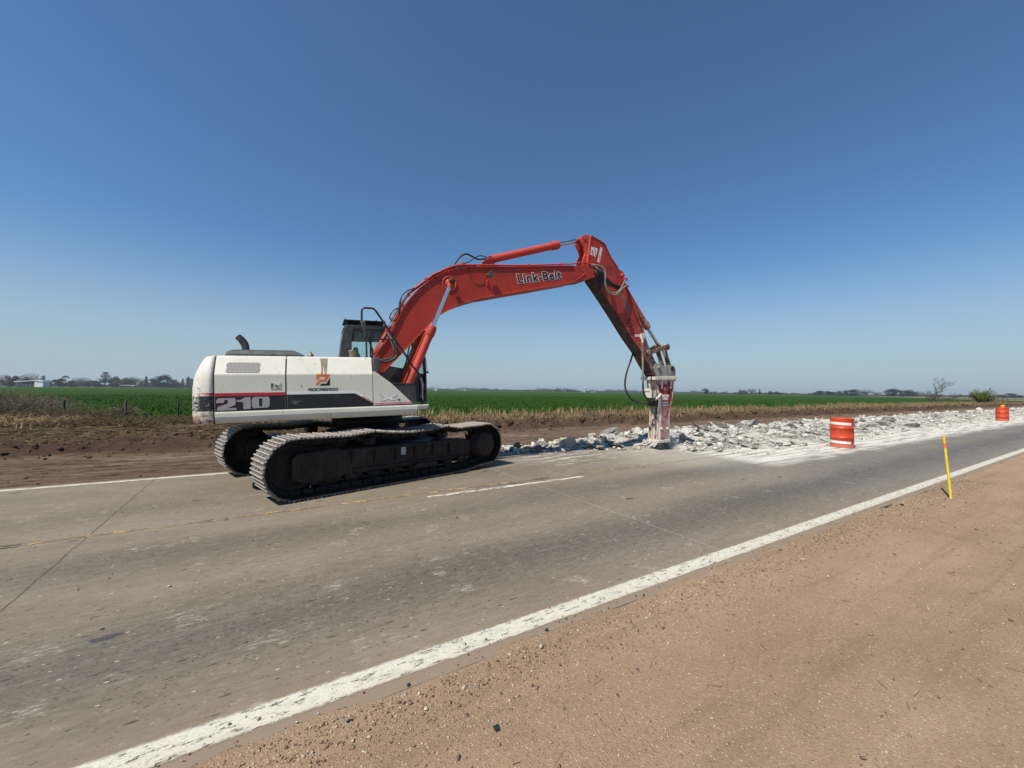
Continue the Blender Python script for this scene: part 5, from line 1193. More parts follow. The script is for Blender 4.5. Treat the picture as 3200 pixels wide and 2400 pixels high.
for sg in (-1, 1):
    a, b = sorted((sg*.165, sg*.195)); m = MB(); m.prism(SP, a, b); sp_ = m.build('side_plate', M['hammer_dust'], hm, bevel=.006)
    a, b = sorted((sg*.195, sg*.1965)); m = MB(); m.prism(inset(SP, .045), a, b); face = m.build('side_face', M['hammer_red'], sp_)
    if sg < 0:
        y0 = -.1965
        m = MB(); m.span((7.79, y0-.003, 1.575), (7.90, y0, 1.665)); m.span((7.60, y0-.003, 1.57), (7.66, y0, 1.65)); m.span((7.755, y0-.003, 1.405), (7.92, y0, 1.490)); m.span((7.655, y0-.003, .972), (7.93, y0, 1.088)); m.m = 1; m.span((7.668, y0-.004, 1.02), (7.915, y0-.003, 1.045)); m.m = 2; m.prism([(7.765, 1.412), (7.825, 1.412), (7.795, 1.478)], y0-.0045, y0-.003); m.m = 1; m.cyl((7.87, y0-.0045, 1.447), (7.87, y0-.003, 1.447), .03, 14); m.build('label_sticker', [M['silver'], M['ink'], M['yellow_st']], sp_)
        m = MB(); m.prism([(7.93, 1.41), (7.965, 1.41), (7.99, 1.36), (7.985, 1.27), (7.945, 1.27), (7.93, 1.3)], y0-.004, y0); m.build('inspection_slot', M['gap'], sp_)
        m = MB()
        for u0 in (7.69, 8.03): m.prism([(u0-.03, 1.70), (u0+.05, 1.70), (u0+.035, 1.58), (u0+.0, 1.46), (u0-.03, 1.45)], y0-.025, y0)
        m.build('gusset', M['hammer_dust'], sp_, bevel=.004)
        for (u, z) in ((7.655, .345), (7.875, .335), (7.665, .10)): boss('side_bolt', u, z, y0, .034, .03, M['plate_dust'] if z > .2 else M['steel'], sp_, 16)
        text('hammer_lettering', 'soco', .140, face_M(7.690, 1.226, y0-.001, -.01), M['sticker_white'], sp_, off=.005, sp=1.0)
        text('hammer_lettering', 'mec', .140, face_M(7.690, 1.142, y0-.001, -.01), M['sticker_white'], sp_, off=.005, sp=1.0)
m = MB(); m.span((7.505, -.225, -.045), (7.975, .225, .030)); m.build('bottom_plate', M['plate_dust'], hm, bevel=.008)
# ribs, valves and hoses on the cab-side face
m = MB()
for y in (-.06, .06): m.prism([(7.53, .03), (7.56, .60), (7.625, .62), (7.62, .03)], y-.012, y+.012)
for y in (-.15, .15): m.prism([(7.50, .03), (7.57, .62), (7.61, 1.2), (7.65, 1.2), (7.62, .03)], y-.012, y+.012)
m.build('front_rib', M['hammer_dust'], body, bevel=.004)
m = MB(); m.cyl((7.60, -.03, .50), (7.64, -.03, 1.5), .035, 12); m.build('accumulator_pipe', M['steel'], body)
m = MB(); m.span((7.42, -.13, 1.20), (7.57, .17, 1.40)); m.span((7.40, -.02, 1.38), (7.50, .22, 1.46)); m.tube([(7.46, .02, 1.44), (7.46, .02, 1.70)], .03, 10); m.build('valve_block', M['plate_dust'], body, bevel=.012)
m = MB(); m.span((7.50, -.16, .98), (7.62, .16, 1.22)); m.build('valve_recess', M['gap'], body)
for k in range(3): hose('valve_hose', [(7.50, 1.36, -.1+.08*k), (7.47, 1.2, -.12+.08*k), (7.46, 1.05, -.10+.09*k), (7.52, .97, -.06+.07*k), (7.58, 1.03, -.02+.05*k)], 0, .012, M['rubber'], body)
hose('hammer_hose', [(6.98, 2.56, .1), (6.951, 2.48, .1), (6.858, 2.24, .1), (6.71, 1.918, .1), (6.644, 1.60, .1), (6.702, 1.352, .09), (6.85, 1.172, .06), (7.06, 1.09, -.02), (7.22, 1.09, -.12), (7.38, 1.15, -.22)], 0, .024, M['rubber'], hm)
hose('hammer_hose', [(7.38, 1.165, -.26), (7.50, 1.215, -.24), (7.60, 1.27, -.215), (7.65, 1.31, -.20)], -.2, .030, M['plate_dust'], hm)
hose('hammer_hose', [(6.912, 2.76, -.30), (6.912, 2.496, -.3), (6.912, 2.115, -.3), (6.905, 1.80, -.3), (6.905, 1.60, -.3)], -.3, .027, M['hose_dusty'], hm)
hose('hammer_hose', [(6.905, 1.62, -.3), (6.915, 1.43, -.3), (6.975, 1.29, -.29), (7.08, 1.20, -.28), (7.22, 1.17, -.27), (7.40, 1.19, -.25)], -.3, .025, M['rubber'], hm)
m = MB(); m.tube([(7.775, 0, .0), (7.775, 0, -.26), (7.775, 0, -.42)], [.062, .062, .02], 20); m.build('chisel', M['steel'], hm)

# ------------------------------------------------------------------ drums, stake, debris
def drum_red():
    n = NT('orange_red_drum_paint'); f = n.noise(5, 6, .7); g = n.noise(9, 6, .8, v=n.map((1, 1, .7), (3, 1, 2)))
    c = n.mix(n.step(f, .3, .7), (.46, .045, .012), (.56, .062, .016)); c = n.mix(n.mth('MULTIPLY', n.step(g, .60, .64), .55), c, (.50, .22, .14))
    c = n.mix(n.mth('MULTIPLY', n.step(n.noise(14, 6, .8), .66, .70), .6), c, (.16, .03, .015)); x, y, z = n.xyz()
    c = n.mix(n.mth('MULTIPLY', n.step(n.mth('ADD', z, n.mth('MULTIPLY', f, .2)), .30, .12), .45), c, (.42, .25, .19))
    return n.fin(c, .42, 0, .45)
M['drum'] = drum_red(); M['tape'] = plain('reflective_white_tape', (.70, .69, .66), .4, var=.06, dust=(.5, .45, .4), damt=.35)
M['amber'] = plain('amber_beacon_lens', (.85, .27, .015), .25, var=.1)
def drum(loc, label, band, beacon):
    root = empty('traffic_drum', loc, R(-20)); tag(root, label, 'drum', 'orange drums guarding the broken lane'); Rr = .288
    pr = [(0, .012), (Rr-.012, .012), (Rr-.012, 0), (Rr+.004, 0), (Rr+.006, .014), (Rr, .03), (Rr, .285), (Rr+.010, .295), (Rr+.010, .305), (Rr, .315), (Rr, .575), (Rr+.010, .585), (Rr+.010, .595), (Rr, .605), (Rr, .855), (Rr+.006, .87), (Rr+.004, .885), (Rr-.012, .885), (Rr-.014, .862), (0, .862)]
    m = MB(); m.lathe(pr, n=56); b = m.build('barrel', M['drum'], root)
    for k, (z, _) in enumerate(((.73, 0), (.17, 0))):
        if not band: continue
        m = MB(); A = [];
        for i in range(19):
            a = R(-222+i*7.2+k*-1.5); dz = .012*(9-i)/9
            A.append([Vector((math.cos(a)*(Rr+q), math.sin(a)*(Rr+q), z+dz+h)) for q, h in ((.0005, -.037), (.003, -.037), (.003, .037), (.0005, .037))])
        m.loft(A, smooth=False); m.build('reflective_band', M['tape'], root)
    if beacon:
        m = MB(); m.lathe([(.10, .862), (.10, .90), (.07, .91), (0, .91)], (0.0, -.02, 0), 24); bb = m.build('beacon_lamp', M['amber'], root)
        m = MB(); m.lathe([(.075, .905), (.105, .93), (.115, .985), (.10, 1.035), (.06, 1.06), (0, 1.065)], (0, -.02, 0), 24); m.build('beacon_lens', M['amber'], bb)
    return root
d1_ = drum((14.92, 5.20, .0), 'orange steel drum with two white bands standing by the rubble', True, False)
d2_ = drum((41.0, 5.72, .0), 'orange steel drum without bands and with an amber beacon on its lid', False, True)
M['yellow'] = plain('yellow_stake_paint', (.55, .42, .02), .6, var=.12, scale=20); M['stake_red'] = plain('stake_red_band', (.72, .10, .03), .6)
root = empty('marker_stake', (9.04, 1.77, 0)); tag(root, 'thin leaning yellow stake with a red band near its top, driven into the shoulder', 'stake')
tipv = Vector((.278, .135, .955)); m = MB(); m.tube([Vector((0, 0, -.06)), tipv*.40, tipv], [.018, .017, .016], 8); m.build('stick', M['yellow'], root)
m = MB(); m.tube([tipv*.80, tipv*.875], [.0195, .0195], 8); m.build('red_band', M['stake_red'], root)
for i, (px, py, sc, lb) in enumerate([(2767, 1585, .035, 'black tar lump on the shoulder left of the yellow stake, nearest the white line'), (2820, 1578, .045, 'flat black tar lump on the shoulder below the yellow stake'), (1565, 2268, .030, 'jagged black lump lying alone low on the brown shoulder'), (1112, 2243, .017, 'small black lump at the edge of the concrete near the bottom of the photo'), (2017, 1857, .018, 'small black lump between the white line and the gravel'), (342, 1959, .016, 'small black and white stone lying on the road at the left')]):
    X = (px-1600)/1240; yy = (py-(1221.1+.012*(px-1600)))/1240; dp = 1.6/yy; p = at(px, dp, sc*.35)
    V, F = rock_arrays(300+i, 9, .5); m = MB(); m.add([(v[0]*sc*1.3, v[1]*sc*.8, v[2]*sc*.6) for v in V], F); o = m.build('tar_lump' if i < 5 else 'stone', M['tarbit'], None); o.location = p; tag(o, lb, 'lump' if i < 5 else 'stone')
# fence posts
M['post'] = plain('weathered_post_wood', (.10, .085, .065), .95, var=.4, scale=9); M['post_green'] = plain('mossy_post_wood', (.035, .05, .038), .95, var=.4, scale=9)
def post(px, depth, h, r_, lean, label, mat):
    p = at(px, depth, 0); m = MB(); l = Vector((lean*.5, lean*.3, 0)); m.tube([Vector((0, 0, -.1)), l*.35+Vector((.01, 0, h*.4)), l*.7+Vector((-.01, .01, h*.75)), l+Vector((0, 0, h))], [r_*1.1, r_, r_*.95, r_*.9], 8)
    o = m.build('fence_post', mat, None, bevel=0); o.location = p; tag(o, label, 'fence post', 'old posts along the field edge'); return o
post(203, 17.0, .98, .045, .0, 'short dark green fence post rising from the dead brush, far left', M['post_green'])
post(394, 17.8, 1.0, .05, .05, 'ragged grey fence post wrapped in dry creeper between two other posts', M['post'])
post(556, 17.6, 1.05, .042, .10, 'leaning dark fence post standing just behind the counterweight', M['post_green'])
post(1928, 29.5, .80, .035, .0, 'pale thin fence post left of the hammer, beyond the hanging hose', M['straw_dark'])
post(2148, 36, .75, .035, .05, 'thin grey fence post just right of the hammer', M['straw_dark'])
post(2738, 60, 1.2, .05, .0, 'pale fence post behind the rubble between the drum and the bare tree', M['straw_dark'])
post(2955, 75, 1.3, .05, .0, 'short pale fence post just right of the bare tree', M['straw_dark'])
post(2986, 78, 1.3, .05, .0, 'pale fence post midway between the bare tree and the green bush', M['straw_dark'])
# broken brush piles and green creeper on the left verge
def brush(px, depth, w, h, n, mat, label, cat='brush', leafy=0.0, name='brush_pile', z0=0.2, rs=.007):
    p = at(px, depth, z0); root = empty(name, p); q = random.Random(px); m = MB()
    for k in range(n):
        a = q.uniform(0, 2*PI); rr = q.random()**.6; b = Vector((math.cos(a)*rr*w, math.sin(a)*rr*w*.6, 0)); L = q.uniform(.3, .9)*h*1.5
        d = Vector((q.gauss(0, .8), q.gauss(0, .5), q.uniform(.1, 1.0))).normalized(); z = q.uniform(0, .4)*h*(1-rr*.6)
        pts = [b+Vector((0, 0, z)), b+d*L*.5+Vector((0, 0, z+q.uniform(-.03, .06))), b+d*L+Vector((0, 0, z-q.uniform(0, .12)*L))]
        pts = [Vector((v.x, v.y, max(-.05, min(v.z, h*(1.05-.5*abs(v.x)/max(w, .1)))))) for v in pts]
        m.tube(pts, [q.uniform(.6, 1.4)*rs, rs*.8, rs*.4], 4, caps=False)
    m.build('twigs', mat, root); k = int(n*3.0)
    if k:
        rg = np.random.default_rng(px+500); a = rg.uniform(0, 2*PI, k); rr = rg.random(k)**.6
        P_ = np.stack([np.cos(a)*rr*w, np.sin(a)*rr*w*.6, rg.uniform(0, .75, k)*h*(1-.5*rr)], -1)
        pv_ = [(-.5, -.5, 0), (.5, -.5, 0), (.6, .5, .1), (-.4, .5, 0)]; pf_ = [(0, 1, 2, 3)]
        me = scatter(pv_, pf_, P_, np.stack([rg.uniform(.03, .09, k), rg.uniform(.01, .03, k), np.ones(k)*.05], -1), rg.uniform(0, 6.3, k), rg.uniform(-1.4, 1.4, k), [M['weed'] if leafy else M['straw_dark'], mat], 'leaves', (rg.random(k) < .45).astype(int))
        link('leaves', me, root)
    return tag(root, label, cat, 'heaps of dead brush on the left verge')
M['twig'] = plain('grey_brown_twigs', (.15, .115, .08), .95, var=.4, scale=3); M['twig_b'] = plain('reddish_brown_twigs', (.105, .065, .045), .95, var=.4, scale=3)
brush(-10, 17.5, 2.4, 1.25, 900, M['twig'], 'big grey heap of uprooted dead brush at the left edge of the photo', rs=.009)
brush(165, 15.6, 1.5, .55, 520, M['twig_b'], 'low reddish brown heap of dead stalks in front of the dark green post')
brush(265, 17.6, 1.3, .62, 420, M['weed'], 'tangle of dull green creeper between the two left fence posts', leafy=1)
brush(385, 17.9, .5, .75, 160, M['twig'], 'dry grey creeper climbing the ragged middle fence post')
brush(470, 15.0, 2.2, .36, 560, M['straw_dark'], 'flattened heap of dull straw and stalks left of the excavator counterweight')
brush(330, 14.4, 2.0, .34, 460, M['straw_dark'], 'low scatter of pale broken stalks above the dark soil bank, centre left')
brush(60, 14.0, 1.7, .42, 420, M['straw'], 'bright straw stubble on the soil bank at the far left')
brush(640, 16.5, 1.6, .30, 260, M['twig'], 'brown tangle of stalks behind the lower corner of the counterweight')

# ------------------------------------------------------------------ trees
def leaf_mat(name, col, var=.4):
    n = NT(name); g = n.n('ShaderNodeObjectInfo'); f = n.noise(1.1, 4, .6)
    c = n.mix(n.step(f, .35, .65), tuple(v*(1-var) for v in col), tuple(v*(1+var) for v in col))
    return n.fin(c, .9, 0, .1)
M['l_dark'] = leaf_mat('dark_tree_foliage', (.022, .034, .014)); M['l_olive'] = leaf_mat('olive_tree_foliage', (.055, .065, .026)); M['l_light'] = leaf_mat('spring_green_foliage', (.095, .115, .035))
M['l_bare'] = leaf_mat('bare_grey_twigs', (.105, .085, .068)); M['bark'] = plain('tree_bark', (.075, .06, .048), .95, var=.3); M['l_bush'] = leaf_mat('yellow_green_bush', (.13, .145, .02), .35)
def crown(q, kind):
    """leaf clumps as small quads in unit height space (height 1)"""
    pts = []; n = {'round': 3200, 'conifer': 1500, 'bare': 1500, 'wide': 3600, 'palm': 600, 'cone': 1500}[kind]; lobes = []
    if kind in ('round', 'wide'):
        for k in range(11): lobes.append((q.gauss(0, .19 if kind == 'round' else .30), q.gauss(0, .18), q.uniform(.10, .34) if k < 5 else q.uniform(.4, .82), q.uniform(.14, .24)))
    for k in range(n):
        if kind in ('round', 'wide'):
            l = lobes[q.randrange(11)]; v = Vector((q.gauss(0, 1), q.gauss(0, 1), q.gauss(0, .9))).normalized()*l[3]*q.random()**.35; p = Vector(l[:3])+v
        elif kind == 'conifer':
            lvl = q.randrange(8); z = .30+.09*lvl+q.gauss(0, .012); rr = (.30-.030*lvl)*q.random()**.6*(.75+.4*((lvl*7) % 3)/2); a = q.uniform(0, 2*PI); p = Vector((math.cos(a)*rr, math.sin(a)*rr, z+rr*.15))
        elif kind == 'cone':
            z = q.uniform(.1, 1)**.9; rr = (.30*(1.02-z)+.02)*q.random()**.5*(.8+.3*math.sin(z*31)); a = q.uniform(0, 2*PI); p = Vector((math.cos(a)*rr, math.sin(a)*rr, z))
        elif kind == 'palm':
            a = int(q.uniform(0, 14))/14*2*PI; rr = .22*q.random(); p = Vector((math.cos(a)*rr, math.sin(a)*rr, .86+.10*math.sin(rr*9)-rr*rr*4.5+q.gauss(0, .015)))
        else:
            v = Vector((q.gauss(0, 1), q.gauss(0, 1), abs(q.gauss(0, .8)))).normalized(); p = Vector((v.x*.42, v.y*.42, .42+v.z*.52))*1.0; p = Vector((p.x, p.y, p.z)) if q.random() < .7 else Vector((p.x*.7, p.y*.7, .35+(p.z-.35)*.75))
        pts.append(p)
    return np.array(pts)
def tree_protos(kind, seed, leafm, barkm=None):
    q = random.Random(seed); P_ = crown(q, kind); n = len(P_); rg = np.random.default_rng(seed)
    if kind == 'bare': pv_ = [(-.5, -.03, 0), (.5, -.03, 0), (.5, .03, 0), (-.5, .03, 0)]; sz = rg.uniform(.05, .12, n)
    else: pv_ = [(-.5, -.35, 0), (.5, -.35, .1), (.4, .4, 0), (-.45, .35, .1)]; sz = rg.uniform(.022, .05, n)
    me_c = scatter(pv_, [(0, 1, 2, 3)], P_, sz, rg.uniform(0, 6.3, n), rg.uniform(-1.5, 1.5, n), leafm, 'crown')
    m = MB(); m.tube([(0, 0, -.02), (0, 0, .3), (.01, 0, .55), (0, 0, .85 if kind in ('conifer', 'cone', 'palm') else .6)], [.030, .022, .015, .006] if kind != 'palm' else [.02, .017, .016, .014], 7)
    if kind in ('round', 'wide', 'bare'):
        for k in range(9 if kind != 'bare' else 22):
            a = q.uniform(0, 2*PI); s0_ = q.uniform(.18, .5); e = Vector((math.cos(a)*q.uniform(.15, .36), math.sin(a)*.3, q.uniform(.5, .92))); m.tube([(0, 0, s0_), e*.5+Vector((0, 0, s0_*.5-.02)), e], [.013, .008, .003], 5)
    elif kind == 'conifer':
        for k in range(26): a = q.uniform(0, 2*PI); z = q.uniform(.25, .9); rr = .30*(1.1-z); m.tube([(0, 0, z), (math.cos(a)*rr, math.sin(a)*rr, z+.03)], [.006, .003], 4)
    t_ = m.build('trunk', barkm or M['bark'], None); me_t = t_.data; bpy.data.objects.remove(t_)
    return me_t, me_c
PR = {}
for kd, lm, ky in (('round', 'l_dark', 'dark'), ('round', 'l_olive', 'olive'), ('wide', 'l_light', 'light'), ('conifer', 'l_dark', 'conifer'), ('cone', 'l_dark', 'cone'), ('bare', 'l_bare', 'bare'), ('wide', 'l_dark', 'wide'), ('palm', 'l_dark', 'palm')):
    PR[ky] = [tree_protos(kd, 40+i*7+len(PR), M[lm]) for i in range(2)]
def tree(kind, px, top_py, base_py, depth, wpx, label, grp, z=0.0, name='tree'):
    h = (base_py-top_py)/1240*depth; w = wpx/1240*depth; p = at(px, depth, z); root = empty(name, p, rnd.uniform(0, 6))
    t_, c_ = PR[kind][rnd.randrange(2)]; ratio = w/h/{'wide': .95, 'light': .95, 'bare': .85, 'dark': .62, 'olive': .62, 'cone': .5, 'conifer': .5, 'palm': .42}[kind]
    root.scale = (h*ratio, h*ratio, h)
    link('trunk', t_, root); link('crown', c_, root); return tag(root, label, 'tree', grp)
GA = 'trees of the farmstead beyond the field'
yh = lambda px: 1221.1+.012*(px-1600)
def row(lst, grp, dfun):
    for (kd, px, top, w, lb) in lst: d = dfun(px); tree(kd, px, top, yh(px)+1.6*1240/d, d, w, lb, grp)
LD = lambda px: 330+px*.45
row([('bare', 10, 1170, 34, 'broad bare grey tree at the very left edge of the tree row'), ('dark', 36, 1171, 16, 'small round dark tree rising left of the white shed'),
     ('olive', 58, 1171, 26, 'olive tree behind the left end of the white shed roof'), ('light', 26, 1182, 30, 'light green bushy tree left of the white shed'),
     ('bare', 97, 1165, 50, 'wide fan-shaped bare tree directly behind the white shed'), ('dark', 150, 1186, 24, 'low dark tree in the gap right of the white shed'),
     ('wide', 184, 1178, 44, 'broad dark green tree just left of the palm'), ('palm', 205, 1172, 16, 'lone palm with a small round head left of the brown bare trees'),
     ('dark', 220, 1188, 24, 'low dark tree at the foot of the palm'), ('bare', 241, 1180, 32, 'brownish bare tree, left one of the pair right of the palm'),
     ('bare', 264, 1178, 36, 'brownish bare tree, right one of the pair right of the palm'), ('olive', 285, 1189, 26, 'low olive tree between the brown bare trees and the tall conifer'),
     ('dark', 304, 1187, 26, 'low dark tree at the left foot of the tall conifer'), ('conifer', 329, 1161, 34, 'tallest tree of the row, a dark conifer with tiered open branches'),
     ('bare', 347, 1177, 20, 'slender bare tree tight against the right of the tall conifer'), ('dark', 366, 1174, 24, 'dark rounded tree right of the tall conifer, top of the willow-like pair'),
     ('light', 385, 1179, 52, 'wide pale green willow-like tree in the middle of the row'), ('light', 408, 1180, 38, 'second pale green tree merging with the right of the willow-like tree'),
     ('bare', 419, 1175, 26, 'bare twiggy tree rising above the right of the pale green trees'), ('bare', 441, 1181, 26, 'grey tree with open bare limbs between two dark evergreens'),
     ('cone', 457, 1175, 20, 'narrow pointed dark evergreen right of the open grey tree'), ('dark', 485, 1179, 24, 'round dark tree left of the biggest round tree'),
     ('light', 500, 1191, 22, 'small pale green bush tree at the left foot of the biggest round tree'), ('dark', 523, 1169, 48, 'biggest round dark tree towards the right of the row'),
     ('olive', 553, 1184, 30, 'mid-height olive tree right of the biggest round tree'), ('cone', 571, 1183, 16, 'small pointed dark evergreen near the counterweight'),
     ('cone', 588, 1177, 22, 'taller pointed dark evergreen beside the counterweight'), ('dark', 611, 1180, 26, 'dark tree half hidden behind the counterweight')], GA, LD)
GB = 'scattered trees along the far right horizon'
RD_ = lambda px: 620
row([('olive', 2206, 1212, 18, 'small rounded tree standing alone right of the hammer'), ('olive', 2315, 1216, 11, 'left twin of the two small upright trees on the horizon'), ('olive', 2327, 1216, 11, 'right twin of the two small upright trees on the horizon'),
     ('bare', 2349, 1213, 26, 'wider feathery tree right of the two small twin trees'), ('cone', 2374, 1215, 9, 'thin narrow tree right of the feathery tree'), ('olive', 2412, 1221, 18, 'low bluish tree furthest left of the pair right of the thin tree'), ('olive', 2432, 1222, 14, 'lower bluish tree right beside its twin above the crop'),
     ('olive', 2564, 1219, 30, 'dark low tree mound at the left end of the long grove'), ('olive', 2588, 1221, 22, 'pale olive tree second in the long grove'), ('olive', 2612, 1223, 22, 'low olive tree in the middle of the long grove'), ('olive', 2636, 1218, 24, 'rounded brown-green tree in the middle of the long grove'),
     ('dark', 2672, 1216, 36, 'tallest dark tree of the long grove'), ('bare', 2706, 1217, 36, 'grey leafless tree at the right end of the long grove'), ('bare', 2742, 1224, 26, 'low faint grey tree after the end of the long grove'),
     ('dark', 2797, 1213, 34, 'large dark tree of the clump left of the bare tree, left member'), ('dark', 2817, 1217, 26, 'large dark tree of the clump left of the bare tree, right member'), ('olive', 2851, 1215, 32, 'grey-brown bushy tree just left of the leaning bare tree'),
     ('bare', 2879, 1223, 24, 'pale leafless tree touching the left side of the leaning bare tree'), ('dark', 3042, 1230, 16, 'low dark tree peeping out left of the yellow-green bush'), ('olive', 3128, 1233, 22, 'low blue-grey trees right of the yellow-green bush'), ('dark', 3158, 1228, 30, 'round dark tree above the amber beacon drum, near the right edge'), ('olive', 3190, 1234, 22, 'low dark tree at the right edge of the photo')], GB, RD_)
# faint line of far woods and hamlets
def far_woods(px0, px1, d0, d1, n, h0, h1, mats, seed, name):
    rg = np.random.default_rng(seed); px = rg.uniform(px0, px1, n); d = rg.uniform(d0, d1, n); prof = .35+.65*vnoise(px*.06, px*0+seed)
    hh = rg.uniform(h0, h1, n)*prof; X = (px-1600)/1240*d; P_ = np.stack([X*math.sin(HEAD)+d*math.cos(HEAD), -X*math.cos(HEAD)+d*math.sin(HEAD), rg.random(n)*hh], -1)
    me = scatter([(-.5, -.5, 0), (.5, -.4, .1), (.4, .5, 0), (-.5, .4, .1)], [(0, 1, 2, 3)], P_, rg.uniform(.8, 2.2, n), rg.uniform(0, 6.3, n), rg.uniform(.5, 1.5, n), mats, name, rg.integers(0, len(mats), n))
    return tag(link(name, me), kind='stuff')
far_woods(1330, 2210, 1150, 1350, 14000, 4, 12, [M['l_dark'], M['l_olive']], 3, 'far_woods')
far_woods(2200, 3300, 760, 900, 12000, 1.5, 6.0, [M['l_dark'], M['l_olive'], M['l_bare']], 4, 'far_hedgerow')
far_woods(-300, 640, 560, 700, 14000, 3, 9.5, [M['l_dark'], M['l_olive'], M['l_bare']], 5, 'far_thicket')
for (px, top, w, lb) in ((1505, 1212, 9, 'tiny spiky tree on the horizon right of the cab'), (1552, 1212, 12, 'small grey tree on the horizon right of the long white hall'), (1682, 1211, 18, 'bare tree, leftmost of the taller far clump on the horizon'), (1700, 1212, 20, 'bare tree in the middle of the taller far clump on the horizon'), (1716, 1213, 18, 'bare tree at the right of the taller far clump on the horizon'), (1741, 1210, 14, 'isolated pointed tree right of the far clump'), (1776, 1214, 16, 'low dark tree left of the white water tower'), (1795, 1215, 18, 'low brown tree directly left of the white water tower')):
    tree('bare' if px not in (1741, 1776) else 'olive', px, top, yh(px)+1.6*1240/1000, 1000, w, lb, 'small trees on the middle horizon')
# buildings
M['shed_white'] = plain('white_corrugated_sheet', (.62, .64, .65), .6, var=.1, scale=1); M['shed_dark'] = plain('shed_opening_shade', (.05, .06, .08), .9)
def shed(px0, px1, depth, h, label, roof_low=.8, name='farm_shed', opening=True, wall='shed_white'):
    a = at(px0, depth); b = at(px1, depth); L = (b-a).length; d = (b-a).normalized(); root = empty(name, a, math.atan2(d.y, d.x)); D_ = L*.22
    m = MB(); m.span((L*.70, 0, 0), (L, .15, h*.92)); m.span((0, D_-.15, 0), (L, D_, h*.9)); m.span((L-.15, .15, 0), (L, D_-.15, h*.92)); m.span((0, .2, 0), (.15, D_-.15, h*.75)); m.build('wall', M[wall], root)
    if opening:
        m = MB(); m.span((L*.24, .6, 0), (L*.695, .7, h*.8)); m.build('door_opening', M['shed_dark'], root)
        m = MB()
        for k in range(5): m.span((L*.70*k/5, 0, 0), (L*.70*k/5+.25, .25, h*.8)); 
        m.build('support_post', M['post'], root)
    m = MB(); m.add([(-.4, -.5, h*roof_low), (L*.68, -.5, h), (L*.68, D_+.5, h), (-.4, D_+.5, h*roof_low), (L+.4, -.5, h*.90), (L+.4, D_+.5, h*.90)]+[(-.4, -.5, h*roof_low-.5), (L*.68, -.5, h-.5), (L*.68, D_+.5, h-.5), (-.4, D_+.5, h*roof_low-.5), (L+.4, -.5, h*.90-.5), (L+.4, D_+.5, h*.90-.5)], [(0, 1, 2, 3), (1, 4, 5, 2), (6, 9, 8, 7), (7, 8, 11, 10), (0, 6, 7, 1), (1, 7, 10, 4), (3, 2, 8, 9), (2, 5, 11, 8), (0, 3, 9, 6), (4, 10, 11, 5)]); m.build('roof', M['shed_white'], root)
    return tag(root, label, 'shed')
shed(47, 134, 318, 5.4, 'white farm shed with an open dark bay below its pale roof, far left')
m = MB(); p = at(132, 350); m.lathe([(1.7, 5.5), (1.8, 6), (1.8, 9.5), (1.5, 10.2), (0, 10.4)], n=16)
for a in range(4): m.tube([(math.cos(a*PI/2)*1.4, math.sin(a*PI/2)*1.4, 0), (math.cos(a*PI/2)*1.4, math.sin(a*PI/2)*1.4, 5.6)], .15, 6)
o = m.build('water_tank', plain('pale_grey_tank', (.33, .36, .38), .7), None); o.location = p; tag(o, 'pale grey tank on legs above the right end of the white shed', 'tank')
shed(378, 420, 480, 2.8, 'low long shelter with a pale roof under the pale green trees', 1.0, opening=True, wall='shed_dark'); shed(276, 290, 470, 2.6, 'tiny pale-roofed hut left of the tall conifer', 1.0, opening=False)
shed(1340, 1366, 1100, 5.0, 'low white hall on the horizon right beside the cab', .95, opening=False); shed(1434, 1458, 1100, 3.5, 'tiny low white hut on the horizon under a patch of brown trees', .9, opening=False); shed(1556, 1610, 1300, 6.0, 'long faint white hall on the horizon beyond the boom', .98, opening=False)
shed(1815, 1826, 1000, 4.0, 'small pale house at the foot of the white water tower', 1.0, opening=False); shed(1848, 1860, 1050, 3.2, 'small white house right of the water tower', 1.0, opening=False)
m = MB(); p = at(1828, 1000); m.lathe([(1.3, 0), (1.2, 9), (2.2, 10), (2.2, 12.5), (0, 13.3)], n=14); o = m.build('water_tower', M['shed_white'], None); o.location = p; tag(o, 'slim white water tower on the middle horizon', 'water tower')
m = MB(); p = at(1632, 1200); w_ = 40/1240*1200
for k in range(6): m.tube([(k*w_/5, 0, 0), (k*w_/5, 0, 12)], .35, 5)
m.tube([(0, 0, 12), (w_*.5, 0, 14), (w_, 0, 12)], .4, 5); m.tube([(0, 0, 9), (w_, 0, 9)], .3, 5)
o = m.build('steel_frame', plain('far_pale_steel', (.4, .42, .43), .7), None); o.location = p; o.rotation_euler.z = HEAD-PI/2; tag(o, 'pale open steel frame of a hall on the middle horizon', 'frame')
